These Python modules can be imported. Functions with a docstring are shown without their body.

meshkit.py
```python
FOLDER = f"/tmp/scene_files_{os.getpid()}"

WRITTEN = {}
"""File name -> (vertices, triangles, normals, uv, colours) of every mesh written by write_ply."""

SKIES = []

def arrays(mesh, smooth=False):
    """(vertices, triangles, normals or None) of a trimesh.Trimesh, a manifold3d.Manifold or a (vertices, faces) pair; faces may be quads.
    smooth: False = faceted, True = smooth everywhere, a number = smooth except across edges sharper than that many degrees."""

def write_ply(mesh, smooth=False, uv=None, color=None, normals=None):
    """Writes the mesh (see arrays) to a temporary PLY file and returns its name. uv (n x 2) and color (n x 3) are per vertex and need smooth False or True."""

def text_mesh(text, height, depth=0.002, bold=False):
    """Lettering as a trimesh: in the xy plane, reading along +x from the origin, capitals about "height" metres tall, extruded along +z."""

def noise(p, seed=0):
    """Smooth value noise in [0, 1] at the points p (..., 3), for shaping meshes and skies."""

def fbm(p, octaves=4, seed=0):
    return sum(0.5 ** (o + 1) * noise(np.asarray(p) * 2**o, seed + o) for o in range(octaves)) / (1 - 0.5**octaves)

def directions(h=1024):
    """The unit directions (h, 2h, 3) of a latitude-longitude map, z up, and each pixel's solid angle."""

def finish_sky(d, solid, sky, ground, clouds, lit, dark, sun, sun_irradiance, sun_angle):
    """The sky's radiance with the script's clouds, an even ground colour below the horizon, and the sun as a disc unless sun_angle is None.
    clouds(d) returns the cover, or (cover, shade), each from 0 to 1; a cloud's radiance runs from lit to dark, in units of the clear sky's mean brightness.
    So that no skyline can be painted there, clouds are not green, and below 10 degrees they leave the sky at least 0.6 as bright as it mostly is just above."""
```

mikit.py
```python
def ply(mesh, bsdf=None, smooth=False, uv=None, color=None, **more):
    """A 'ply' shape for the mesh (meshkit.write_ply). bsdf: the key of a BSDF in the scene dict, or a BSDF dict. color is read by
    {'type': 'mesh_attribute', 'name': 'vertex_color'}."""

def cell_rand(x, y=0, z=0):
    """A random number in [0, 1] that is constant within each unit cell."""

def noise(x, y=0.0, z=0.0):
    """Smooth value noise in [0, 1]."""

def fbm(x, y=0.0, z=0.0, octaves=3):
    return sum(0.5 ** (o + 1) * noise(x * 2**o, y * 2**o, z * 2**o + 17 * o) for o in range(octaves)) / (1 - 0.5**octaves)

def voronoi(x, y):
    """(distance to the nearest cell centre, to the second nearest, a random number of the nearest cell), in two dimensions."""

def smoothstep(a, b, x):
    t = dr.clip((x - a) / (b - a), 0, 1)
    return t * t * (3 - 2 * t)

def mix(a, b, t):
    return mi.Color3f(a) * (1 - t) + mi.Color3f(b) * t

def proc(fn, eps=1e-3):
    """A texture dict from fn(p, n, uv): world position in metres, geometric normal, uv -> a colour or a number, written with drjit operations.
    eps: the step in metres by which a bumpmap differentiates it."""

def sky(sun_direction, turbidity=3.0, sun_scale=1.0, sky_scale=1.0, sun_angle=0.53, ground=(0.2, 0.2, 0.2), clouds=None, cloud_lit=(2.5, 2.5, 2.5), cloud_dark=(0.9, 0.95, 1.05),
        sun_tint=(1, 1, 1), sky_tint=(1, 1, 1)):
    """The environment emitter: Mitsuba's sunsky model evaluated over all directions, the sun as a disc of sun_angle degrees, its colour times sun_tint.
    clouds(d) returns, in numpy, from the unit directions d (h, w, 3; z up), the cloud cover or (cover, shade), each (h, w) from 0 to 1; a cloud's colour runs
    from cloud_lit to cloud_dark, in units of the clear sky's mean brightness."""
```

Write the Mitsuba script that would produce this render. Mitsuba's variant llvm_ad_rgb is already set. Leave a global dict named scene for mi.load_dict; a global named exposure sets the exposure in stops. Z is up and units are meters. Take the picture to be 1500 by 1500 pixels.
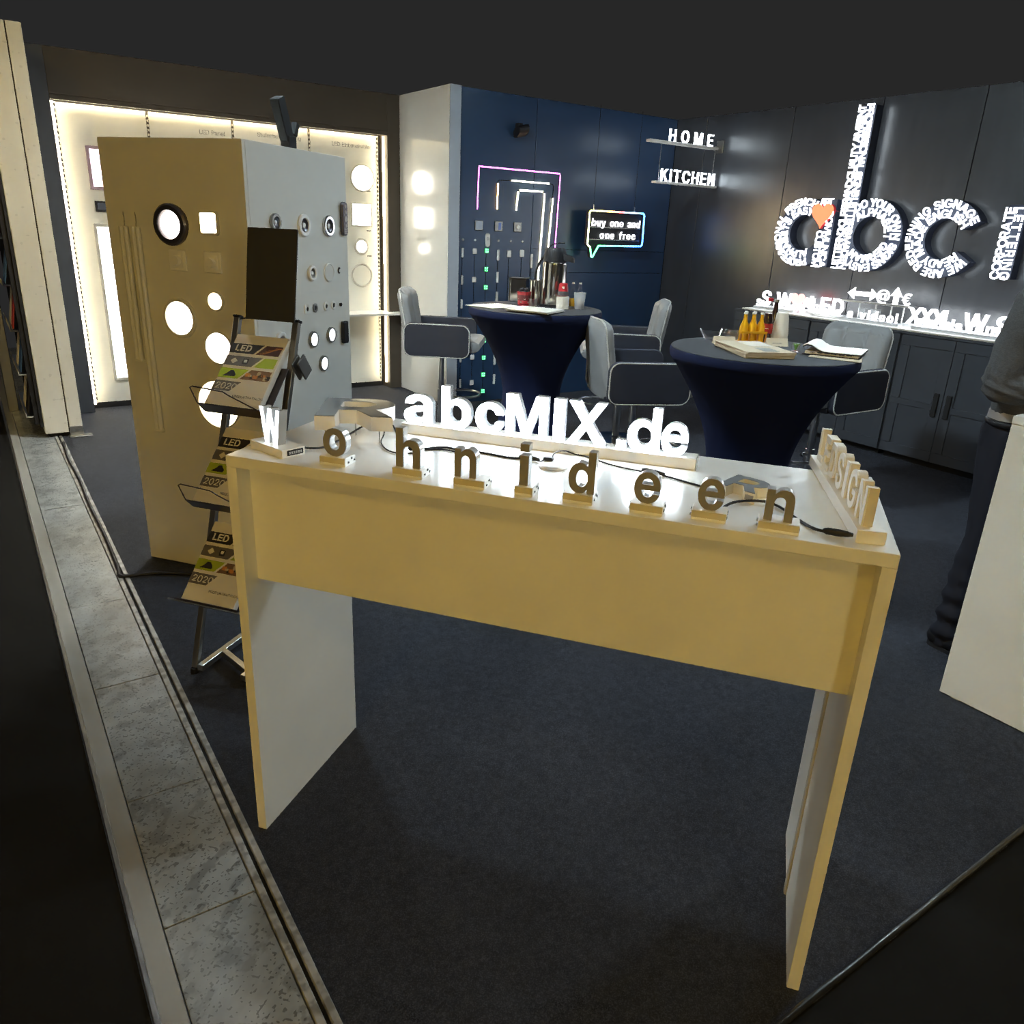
import glob, math
import numpy as np, trimesh, manifold3d as m3d, mitsuba as mi, mikit
from shapely.geometry import Polygon, LineString, Point, box as sbox
from shapely import affinity, union_all

T4 = mi.ScalarTransform4f
scene, labels = {}, {}
# ------------------------------------------------------------------ camera
FPX = 1133.16
YAW, PITCH, ROLL = -0.3036, 0.3533, 0.0446
CAM = np.array([1.1229, -1.4007, 1.5652])
_f = np.array([math.sin(YAW) * math.cos(PITCH), math.cos(YAW) * math.cos(PITCH), -math.sin(PITCH)])
_r = np.array([math.cos(YAW), -math.sin(YAW), 0.0])
_u = np.cross(_r, _f)
_up = -math.sin(ROLL) * _r + math.cos(ROLL) * _u
scene['camera'] = {'type': 'perspective', 'fov': 2 * math.degrees(math.atan(750 / FPX)), 'fov_axis': 'x', 'near_clip': 0.05, 'far_clip': 200.0,
                   'to_world': T4().look_at(origin=CAM.tolist(), target=(CAM + _f).tolist(), up=_up.tolist())}
exposure = 1.0
# the dim air of the hall
scene['hall_air'] = {'type': 'constant', 'sampling_weight': 4.0, 'radiance': {'type': 'rgb', 'value': [0.010, 0.010, 0.010]}}
HALL_WARM = np.array([1.0, 0.61, 0.095])
COOL = np.array([0.80, 0.92, 1.0])
WARMW = np.array([1.0, 0.80, 0.48])
NEUT = np.array([1.0, 0.93, 0.78])

# ------------------------------------------------------------------ materials
rgb = lambda *v: {'type': 'rgb', 'value': [float(x) for x in v]}


def mat(name, col, rough=0.5, spec=0.5, metal=0.0, **k):
    d = {'type': 'principled', 'base_color': col if isinstance(col, dict) else rgb(*col), 'roughness': rough, 'metallic': metal, 'specular': spec, **k}
    scene['mat_' + name] = {'type': 'twosided', 'bsdf': d}
    return 'mat_' + name


def _carpet(p, n, uv):
    a = mikit.noise(p.x * 420, p.y * 420, 3.0)
    b = mikit.fbm(p.x * 60, p.y * 60, 1.0)
    c = mikit.fbm(p.x * 2.2, p.y * 2.2, 5.0)
    return mi.Color3f(0.026, 0.028, 0.036) * (0.35 + 1.0 * a * a + 0.55 * b) * (0.8 + 0.4 * c)


def _aisle(p, n, uv):
    a = mikit.noise(p.x * 300, p.y * 300, 3.0)
    b = mikit.fbm(p.x * 9, p.y * 9, 1.0)
    return mi.Color3f(0.0038, 0.0036, 0.0032) * (0.5 + 0.6 * a + 0.6 * b)


def _screed(p, n, uv):
    a = mikit.fbm(p.x * 5, p.y * 5, 2.0, octaves=4)
    b = mikit.fbm(p.x * 34 + 5, p.y * 21, 2.0, octaves=3)
    spots = mikit.smoothstep(0.72, 0.82, mikit.noise(p.x * 170, p.y * 170, 1.0))
    scuff = mikit.smoothstep(0.56, 0.70, mikit.fbm(p.x * 30, p.y * 22, 9.0, octaves=4))
    v = 0.24 * (0.35 + 0.9 * a + 0.45 * b) * (1 - 0.55 * spots) * (1 - 0.35 * scuff)
    return mi.Color3f(0.90, 0.96, 1.0) * v


def _rail(p, n, uv):
    b = mikit.fbm(p.x * 40, p.y * 40, 2.0, octaves=3)
    return mikit.mix((0.16, 0.16, 0.155), (0.34, 0.34, 0.33), mikit.smoothstep(0.3, 0.7, b))


def _laminate(p, n, uv):
    b = mikit.fbm(p.x * 6, p.y * 6, p.z * 6, octaves=2)
    return mi.Color3f(0.80, 0.79, 0.75) * (0.95 + 0.08 * b)


def _pillar(p, n, uv):
    b = mikit.fbm(p.x * 8, p.y * 8, p.z * 5, octaves=3)
    s = mikit.smoothstep(0.84, 0.90, mikit.noise(p.x * 40, p.y * 40, p.z * 40))
    return mi.Color3f(0.74, 0.72, 0.66) * (0.94 + 0.08 * b) * (1 - 0.12 * s)


def _wood(p, n, uv):
    b = mikit.fbm(p.x * 14, p.y * 14, p.z * 2.5, octaves=3)
    return mi.Color3f(0.034, 0.036, 0.042) * (0.85 + 0.3 * b)


def _knit(p, n, uv):
    a = mikit.noise(p.x * 260, p.y * 260, p.z * 420)
    return mi.Color3f(0.066, 0.066, 0.068) * (0.75 + 0.45 * a)


CARPET = mat('carpet', mikit.proc(_carpet), 0.95, 0.15, sheen=0.35)
AISLE = mat('aisle_carpet', mikit.proc(_aisle), 0.9, 0.2)
SCREED = mat('screed', mikit.proc(_screed), 0.28, 0.6)
RAIL = mat('rail', mikit.proc(_rail), 0.35, 0.6)
ALU = mat('aluminium', (0.62, 0.62, 0.60), 0.30, 0.5, 1.0)
ALUD = mat('dull_aluminium', (0.30, 0.29, 0.27), 0.38, 0.5, 1.0)
CHROME = mat('chrome', (0.80, 0.80, 0.78), 0.06, 0.5, 1.0)
STEEL = mat('steel', (0.66, 0.64, 0.60), 0.10, 0.5, 1.0)
LAMI = mat('white_laminate', mikit.proc(_laminate), 0.32, 0.5)
LAMTOP = mat('white_laminate_gloss', (0.80, 0.80, 0.78), 0.20, 0.5)
WHITE = mat('white_plastic', (0.80, 0.79, 0.76), 0.30, 0.5)
WHITEM = mat('white_matt', (0.80, 0.80, 0.77), 0.55, 0.4)
DISPLAY = mat('display_white', (0.80, 0.79, 0.72), 0.5, 0.4)
GLOSSW = mat('gloss_white', (0.78, 0.78, 0.75), 0.16, 0.6)
TOWER = mat('tower_white', (0.72, 0.71, 0.66), 0.42, 0.4)
PILLAR = mat('pillar_white', mikit.proc(_pillar), 0.45, 0.4)
PANELD = mat('dark_panel', mikit.proc(_wood), 0.29, 0.85)
PANELB = mat('dark_blue_panel', (0.020, 0.044, 0.095), 0.30, 0.5)
DARKW = mat('dark_furniture', (0.042, 0.047, 0.058), 0.38, 0.45)
BLACK = mat('black_plastic', (0.010, 0.010, 0.012), 0.5, 0.3)
BLACKM = mat('black_matt', (0.012, 0.012, 0.013), 0.7, 0.3)
DBROWN = mat('dark_brown', (0.055, 0.045, 0.034), 0.55, 0.3)
SIGNBK = mat('sign_back', (0.034, 0.034, 0.036), 0.5, 0.3)
NAVY = mat('navy_cloth', (0.004, 0.008, 0.034), 0.75, 0.2, sheen=0.05)
CLOTHT = mat('black_cloth_top', (0.030, 0.030, 0.033), 0.65, 0.3)
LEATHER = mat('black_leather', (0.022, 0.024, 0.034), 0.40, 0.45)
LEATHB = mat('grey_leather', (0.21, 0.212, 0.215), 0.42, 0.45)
PIPING = mat('piping', (0.55, 0.55, 0.54), 0.4, 0.5)
TAUPE = mat('taupe_face', (0.25, 0.24, 0.235), 0.35, 0.4)
ACRYL = mat('acrylic_side', (0.72, 0.74, 0.76), 0.10, 0.7, 0.35)
GREYF = mat('grey_mirror', (0.40, 0.42, 0.44), 0.10, 0.5, 0.9)
RIM = mat('lamp_rim', (0.62, 0.60, 0.54), 0.35, 0.5)
DRIM = mat('dark_lamp_rim', (0.10, 0.09, 0.10), 0.25, 0.5, 0.8)
GREYL = mat('grey_print', (0.22, 0.21, 0.19), 0.6, 0.3)
INK = mat('ink', (0.030, 0.026, 0.026), 0.5, 0.3)
INKG = mat('ink_grey', (0.13, 0.115, 0.105), 0.5, 0.3)
LIME = mat('lime_print', (0.34, 0.40, 0.03), 0.45, 0.4)
PAPER = mat('paper', (0.74, 0.70, 0.62), 0.6, 0.3)
PAPERG = mat('glossy_paper', (0.66, 0.65, 0.60), 0.25, 0.5)
KRAFT = mat('kraft_paper', (0.52, 0.44, 0.32), 0.6, 0.3)
ORANGEP = mat('orange_print', (0.50, 0.20, 0.05), 0.5, 0.3)
BLUEP = mat('blue_print', (0.05, 0.13, 0.38), 0.4, 0.4)
REDP = mat('red_print', (0.42, 0.03, 0.03), 0.4, 0.4)
REDD = mat('red_dark', (0.30, 0.015, 0.02), 0.3, 0.5)
JUICE = mat('orange_juice', (0.72, 0.36, 0.01), 0.15, 0.6)
COLA = mat('cola', (0.015, 0.006, 0.006), 0.10, 0.6)
BEER = mat('golden_drink', (0.55, 0.28, 0.02), 0.12, 0.6)
SWEATER = mat('grey_knit', mikit.proc(_knit), 0.9, 0.2)
SHIRT = mat('pale_shirt', (0.45, 0.45, 0.45), 0.85, 0.2)
TROUSER = mat('black_trousers', (0.014, 0.015, 0.022), 0.85, 0.2)
SKIN = mat('skin', (0.55, 0.33, 0.24), 0.5, 0.4)
HAIR = mat('hair', (0.05, 0.035, 0.025), 0.6, 0.3)
GREEND = mat('green_leaf', (0.15, 0.35, 0.05), 0.5, 0.4)
scene['mat_glass'] = {'type': 'thindielectric', 'int_ior': 1.5}
GLASS = 'mat_glass'
scene['mat_clear_acrylic'] = {'type': 'blendbsdf', 'weight': 0.25, 'a': {'type': 'thindielectric', 'int_ior': 1.49}, 'b': {'type': 'twosided', 'bsdf': {'type': 'principled', 'base_color': rgb(0.6, 0.62, 0.64), 'roughness': 0.3}}}
CLEAR = 'mat_clear_acrylic'

# ------------------------------------------------------------------ keys, entries
_used = {}


def key_for(base):
    n = _used.get(base, 0)
    _used[base] = n + 1
    return base if n == 0 else f'{base}_{n:03d}'


def thing(name, label, cat, group=None, kind=None):
    k = key_for(name)
    labels[k] = {'label': label, 'category': cat}
    if group:
        labels[k]['group'] = group
    if kind:
        labels[k]['kind'] = kind
    return k


def struct(name, label=None):
    k = key_for(name)
    labels[k] = {'kind': 'structure'}
    if label:
        labels[k]['label'] = label
    return k


def emit(col, power, weight=None):
    return {'type': 'area', 'radiance': rgb(*(np.asarray(col) * power)), **({} if weight is None else {'sampling_weight': float(weight)})}


def put(parent, name, mesh, m, smooth=False, M=None, em=None, label=None):
    """one entry: a part of parent (name given) or the thing itself (name None); mesh: trimesh or a ply dict to share"""
    k = parent if name is None else key_for(parent + '__' + name)
    d = dict(mesh) if isinstance(mesh, dict) else mikit.ply(mesh, None, smooth)
    d['bsdf'] = {'type': 'ref', 'id': m}
    if M is not None:
        d['to_world'] = T4(np.asarray(M, float).tolist())
    if em is not None:
        d['emitter'] = em
    scene[k] = d
    if label:
        labels[k] = {'label': label}
    return k


# ------------------------------------------------------------------ frames
TH = math.radians(-37.7)
E1 = np.array([math.cos(TH), math.sin(TH), 0.0])      # along the stand's front and its lettered wall
E2 = np.array([-math.sin(TH), math.cos(TH), 0.0])     # into the stand
EZ = np.array([0, 0, 1.0])
EX, EY = np.array([1.0, 0, 0]), np.array([0, 1.0, 0])
W = lambda a, b, z=0.0: E1 * a + E2 * b + EZ * z


def frame(o, x, y, z=None):
    M = np.eye(4)
    x, y = np.asarray(x, float), np.asarray(y, float)
    M[:3, 0], M[:3, 1], M[:3, 2], M[:3, 3] = x, y, np.cross(x, y) if z is None else z, o
    return M


RM = frame((0, 0, 0), E1, E2)                          # room axes


def rotz(deg, o=(0, 0, 0)):
    c, s = math.cos(math.radians(deg)), math.sin(math.radians(deg))
    return frame(o, (c, s, 0), (-s, c, 0))


def mv(mesh, M):
    m = mesh.copy()
    m.apply_transform(np.asarray(M, float))
    return m


# ------------------------------------------------------------------ meshes
def cb(x0, x1, y0, y1, z0, z1, c=0.002):
    """box with chamfered edges"""
    lo, hi = np.array([x0, y0, z0], float), np.array([x1, y1, z1], float)
    lo, hi = np.minimum(lo, hi), np.maximum(lo, hi)
    c = min(c, 0.45 * (hi - lo).min())
    if c <= 0:
        return trimesh.creation.box(bounds=[lo, hi])
    pts = []
    for s in np.ndindex(2, 2, 2):
        for k in range(3):
            p = [0, 0, 0]
            for j in range(3):
                e = hi[j] if s[j] else lo[j]
                p[j] = e if j == k else e + (c if not s[j] else -c)
            pts.append(p)
    return trimesh.convex.convex_hull(np.array(pts))


def cat(*ms):
    ms = [m for m in (ms[0] if len(ms) == 1 and isinstance(ms[0], (list, tuple)) else ms)]
    return trimesh.util.concatenate(ms)


def ext(poly, h):
    gs = getattr(poly, 'geoms', [poly])
    return cat([trimesh.creation.extrude_polygon(g, h, engine='earcut') for g in gs if g.area > 1e-9])


def rrect(w, h, r, n=5):
    return sbox(-w / 2 + r, -h / 2 + r, w / 2 - r, h / 2 - r).buffer(r, quad_segs=n)


def slab(poly, t, c):
    """convex polygon in xy as a soft slab of thickness t (z from 0 to t), its rims rounded by c"""
    pts = []
    for z, ins in ((0, c), (c * 0.3, c * 0.3), (c, 0), (t - c, 0), (t - c * 0.3, c * 0.3), (t, c)):
        q = poly.buffer(-ins, quad_segs=5) if ins else poly
        xy = np.array(q.exterior.coords)
        pts.append(np.c_[xy, np.full(len(xy), z)])
    return trimesh.convex.convex_hull(np.vstack(pts))


def tube(pts, r, sides=8, closed=False, n=None):
    p = np.asarray(pts, float)
    if n:
        p = smooth_path(p, n)
    L = len(p)
    t = np.gradient(p, axis=0)
    t /= np.linalg.norm(t, axis=1, keepdims=True) + 1e-12
    a = np.cross(t[0], [0, 0, 1.0] if abs(t[0][2]) < 0.9 else [1.0, 0, 0])
    v = []
    ang = np.arange(sides) * 2 * np.pi / sides
    r = np.atleast_1d(np.asarray(r, float))
    rr = np.interp(np.linspace(0, 1, L), np.linspace(0, 1, len(r)), r) if len(r) > 1 else np.full(L, r[0])
    for i in range(L):
        a = a - t[i] * (a @ t[i])
        a /= np.linalg.norm(a) + 1e-12
        b = np.cross(t[i], a)
        v.append(p[i] + rr[i] * (np.cos(ang)[:, None] * a + np.sin(ang)[:, None] * b))
    v = np.vstack(v)
    f = []
    for i in range(L - 1):
        for j in range(sides):
            j2 = (j + 1) % sides
            f += [[i * sides + j, i * sides + j2, (i + 1) * sides + j2], [i * sides + j, (i + 1) * sides + j2, (i + 1) * sides + j]]
    v = np.vstack([v, p[0], p[-1]])
    c0, c1 = L * sides, L * sides + 1
    for j in range(sides):
        j2 = (j + 1) % sides
        f += [[c0, j2, j], [c1, (L - 1) * sides + j, (L - 1) * sides + j2]]
    m = trimesh.Trimesh(v, f, process=False)
    return m


def smooth_path(p, n):
    """Catmull-Rom through the points"""
    p = np.asarray(p, float)
    q = np.vstack([2 * p[0] - p[1], p, 2 * p[-1] - p[-2]])
    out = []
    for i in range(1, len(q) - 2):
        for t in np.linspace(0, 1, n, endpoint=False):
            a, b, c, d = q[i - 1], q[i], q[i + 1], q[i + 2]
            out.append(0.5 * ((2 * b) + (-a + c) * t + (2 * a - 5 * b + 4 * c - d) * t * t + (-a + 3 * b - 3 * c + d) * t ** 3))
    out.append(p[-1])
    return np.array(out)


def lathe(prof, n=32):
    """profile [(r, z), ...] from bottom to top about z"""
    prof = np.asarray(prof, float)
    ang = np.arange(n) * 2 * np.pi / n
    v = np.concatenate([np.c_[r * np.cos(ang), r * np.sin(ang), np.full(n, z)] for r, z in prof])
    f = []
    for i in range(len(prof) - 1):
        for j in range(n):
            j2 = (j + 1) % n
            a, b, c, d = i * n + j, i * n + j2, (i + 1) * n + j2, (i + 1) * n + j
            f += [[a, b, c], [a, c, d]]
    m = trimesh.Trimesh(v, f, process=False)
    m.merge_vertices()
    m.update_faces(m.nondegenerate_faces())
    return m


def disc(r, h, n=32, c=0.001):
    return lathe([(0, 0), (r, 0), (r, h - c), (r - c, h), (0, h)], n)


def ring(r0, r1, h, n=40):
    return lathe([(r0, 0), (r1, 0), (r1, h * 0.7), (r1 - (r1 - r0) * 0.25, h), (r0 + (r1 - r0) * 0.2, h), (r0, h * 0.6), (r0, 0)], n)


# ------------------------------------------------------------------ lettering
from PIL import Image, ImageDraw, ImageFont
_FONTS, _GLY = {}, {}


def _font(weight):
    if weight not in _FONTS:
        f = ImageFont.truetype(glob.glob('/opt/blender-*/*/datafiles/fonts/Inter.woff2')[0], 400)
        f.set_variation_by_axes([32, weight])
        _FONTS[weight] = f
    return _FONTS[weight]


def gly(text, height, weight=700, simp=1.0):
    if text == 'i':
        w_ = .00029 * weight * height
        return union_all([sbox(.05 * height, 0, .05 * height + w_, .74 * height), sbox(.05 * height, .84 * height, .05 * height + w_, 1.02 * height)]), w_ + .1 * height
    if text == '.':
        return sbox(.05 * height, 0, .27 * height, .22 * height), .32 * height
    if text == 'I':
        return sbox(.05 * height, 0, (.05 + .00030 * weight) * height, height), (.10 + .00030 * weight) * height
    return _gly(text, height, weight, simp)


def _gly(text, height, weight=700, simp=1.0):
    """lettering as a shapely outline: baseline y = 0, reading along +x, capitals `height` tall; starts at x = 0. Returns (shape, advance)"""
    kk = (text, weight)
    if kk not in _GLY:
        font = _font(weight)
        x0, y0, x1, y1 = font.getbbox(text, anchor='ls')
        cap = -font.getbbox('H', anchor='ls')[1]
        im = Image.new('L', (x1 - x0 + 8, y1 - y0 + 8))
        ImageDraw.Draw(im).text((4 - x0, 4 - y0), text, 255, font, anchor='ls')
        on = np.pad(np.asarray(im) > 127, ((0, 0), (1, 1))).astype(np.int8)
        rows, st = np.nonzero(np.diff(on, axis=1) == 1)
        en = np.nonzero(np.diff(on, axis=1) == -1)[1]
        from shapely import box as vbox
        s = union_all(vbox(st, -rows - 1, en, -rows)).buffer(1.2).buffer(-1.2).simplify(simp)
        s = affinity.translate(s, -4, 4 - y0 - 0.0)
        _GLY[kk] = (s, cap, x1 - x0)
    s, cap, w = _GLY[kk]
    k = height / cap
    return affinity.scale(s, k, k, origin=(0, 0)), w * k


_LM = {}


def letter_ply(ch, height, depth, weight=700):
    kk = (ch, round(height, 5), round(depth, 5), weight)
    if kk not in _LM:
        g, w = gly(ch, height, weight)
        _LM[kk] = (mikit.ply(ext(g, depth)), w)
    return _LM[kk]


def text_mesh(text, height, depth, weight=500):
    return ext(gly(text, height, weight)[0], depth)


# ================================================================== SETTING
RMAX = 1.13
fl = struct('floor', 'dark anthracite carpet of the exhibition stand')
put(fl, None, mv(cb(-5.6, RMAX, -0.02, 5.8, -0.03, 0.0, 0), RM), CARPET)
fa = struct('floor_aisle', 'nearly black carpet of the hall aisle')
put(fa, None, mv(cat(cb(-12, RMAX + 0.012, -4.5, -0.35, -0.04, -0.004, 0), cb(RMAX + 0.012, 5.0, -4.5, 6.0, -0.04, -0.004, 0)), RM), AISLE)
# floor duct along the stand's front edge
du = struct('trim_1', 'worn grey floor duct along the front edge of the stand')
edges = [-9.0, -7.4, -5.9, -4.4, -2.95, -1.62, -0.93, -0.28, 0.21, 0.75, 1.13]
for i in range(len(edges) - 1):
    put(du, 'cover_plate', mv(cb(edges[i] + .0015, edges[i + 1] - .0015, -0.282, -0.072, -0.02, 0.0015 + 0.001 * (i % 2), 0.001), RM), SCREED)
put(du, 'side_strip', mv(cb(-9, RMAX, -0.335, -0.285, -0.02, 0.002, 0.001), RM), mat('duct_strip', (0.24, 0.24, 0.23), 0.35, 0.5), label='smooth pale grey edge strip')
put(du, 'edge_profile', mv(cb(-9, RMAX, -0.348, -0.334, -0.02, 0.006, 0.002), RM), ALU)
put(du, 'rail', mv(cb(-9, RMAX, -0.069, -0.050, -0.02, 0.005, 0.002), RM), RAIL)
put(du, 'rail', mv(cb(-9, RMAX, -0.040, -0.022, -0.02, 0.006, 0.002), RM), RAIL)
put(du, 'groove', mv(cb(-9, RMAX, -0.050, -0.040, -0.025, -0.006, 0), RM), BLACKM)
tr = struct('trim_2', 'black edging of the carpet at the right side of the stand')
put(tr, None, mv(tube([(RMAX + .006, b, 0.003 + 0.0015 * math.sin(b * 23)) for b in np.linspace(-0.02, 5.6, 120)], 0.009, 8), RM), mat('edge_tape', (0.015, 0.015, 0.014), 0.22, 0.6), smooth=True)

HT = 2.62
# right wall with the big letters: dark panels
BW = 5.65
wr = struct('wall_right', 'dark glossy panel wall behind the big lit letters')
put(wr, None, mv(cb(-4.5, RMAX, BW + 0.014, BW + 0.08, 0, HT, 0), RM), BLACKM)
seams = [-4.40, -4.005, -3.02, -2.205, -1.43, -0.65, 0.13, RMAX]
for i in range(len(seams) - 1):
    put(wr, 'panel', mv(cb(seams[i] + .003, seams[i + 1] - .003, BW, BW + 0.014, 0.0, HT, 0.0015), RM), PANELD)
# strip wall
AW = -4.40
wb = struct('wall_back', 'dark blue panel wall with the LED strip samples')
put(wb, None, mv(cb(AW - 0.09, AW - 0.012, 3.06, BW + 0.08, 0, HT, 0), RM), BLACKM)
for b0, b1, z0, z1 in ((3.165, 3.945, 0, HT), (3.945, BW, 1.38, HT), (3.945, BW, 1.17, 1.38), (3.945, BW, 0, 1.17)):
    put(wb, 'panel', mv(cb(AW - 0.012, AW, b0 + .0025, b1 - .0025, z0 + .0015, z1 - .0015, 0.0015), RM), PANELB)
# white partition between the lit niche wall and the strip wall
wp = struct('wall_partition', 'glossy white end partition of the lit display wall')
put(wp, None, mv(cb(-5.34, AW + 0.03, 3.05, 3.16, 0, HT, 0.003), RM), GLOSSW)
put(wp, 'end_trim', mv(cb(AW + 0.03, AW + 0.037, 3.052, 3.158, 0, HT, 0.002), RM), mat('grey_trim', (0.34, 0.37, 0.42), 0.35, 0.5))
# lit display wall
AD = -5.43
wl = struct('wall_left', 'white lit display wall with LED panels')
put(wl, None, mv(cb(AD - 0.09, AD - 0.012, 0.10, 3.20, 0, HT, 0), RM), BLACKM)
for b0, b1 in ((0.335, 0.945), (0.963, 1.595), (1.613, 2.245), (2.263, 2.885)):
    put(wl, 'display_panel', mv(cb(AD - 0.012, AD, b0, b1, 0.045, 2.285, 0.001), RM), DISPLAY)
for b in (0.954, 1.604, 2.254):
    put(wl, 'divider', mv(cb(AD - 0.012, AD + 0.003, b - .009, b + .009, 0.045, 2.285, 0.001), RM), DBROWN)
    for k in range(22):
        put(wl, 'divider_tile', mv(cb(AD + 0.003, AD + 0.0045, b - .006, b + .006, 1.55 + k * 0.033, 1.567 + k * 0.033, 0), RM), PAPER)
put(wl, 'skirting', mv(cb(AD - 0.012, AD + 0.004, 0.2, 2.9, 0, 0.045, 0.002), RM), BLACK)
# frame round the niche
FD = 0.16
for nm, x in (('frame_side', (AD - .02, AD + FD, 2.925, 3.048, 0, HT)), ('frame_side', (AD - .02, AD + FD, 0.16, 0.285, 0, HT)), ('frame_top', (AD - .02, AD + FD, 0.285, 2.925, 2.318, HT)), ('frame_lip', (AD + FD - .012, AD + FD, 0.285, 2.925, 2.284, 2.3175))):
    put(wl, nm, mv(cb(*x, 0.002), RM), DBROWN if nm == 'frame_side' and x[2] > 1 else (DARKW if nm == 'frame_side' else DBROWN))
# perforated strips beside the light lines
for b in (0.323, 2.893):
    put(wl, 'perforated_rail', mv(cb(AD - 0.012, AD + 0.006, b - .011, b + .011, 0.045, 2.285, 0.001), RM), PAPER)
    for k in range(60):
        put(wl, 'slot', mv(cb(AD + 0.006, AD + 0.0072, b - .006, b + .006, 0.07 + k * 0.037, 0.091 + k * 0.037, 0), RM), BLACKM)
# the niche's lettering
LW = lambda b, z, a=AD: frame(W(a, b, z), E2, EZ, E1)
for txt, b, z in (('LED Panel', 1.335, 2.162), ('Stufenbeleuchtung', 1.805, 2.185), ('LED Einbaustrahler', 2.46, 2.172)):
    put(wl, 'lettering', mv(text_mesh(txt, 0.033, 0.001, 400), LW(b, z)), GREYL)
put(wl, 'shelf', mv(cb(AD, AD + 0.30, 2.30, 3.05, 0.722, 0.742, 0.002), RM), WHITE, label='narrow white shelf')
# the light lines of the niche
for b, s in ((0.301, 1), (2.9145, -1)):
    k = thing('light_line', 'glowing warm white LED line down the %s edge of the lit display wall' % ('left' if s > 0 else 'right'), 'LED strip')
    put(k, None, mv(cb(AD + 0.085, AD + 0.10, b - .009, b + .009, 0.05, 2.28, 0.001), RM), WHITE, em=emit(WARMW * [1, 1.04, 1.1], 9.0, 2.0))
k = thing('light_line', 'glowing warm white LED line along the top of the lit display wall', 'LED strip')
put(k, None, mv(cb(AD + 0.03, AD + 0.05, 0.30, 2.91, 2.296, 2.314, 0.001), RM), WHITE, em=emit(WARMW * [1, 1.04, 1.1], 9.0, 2.0))

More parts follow.
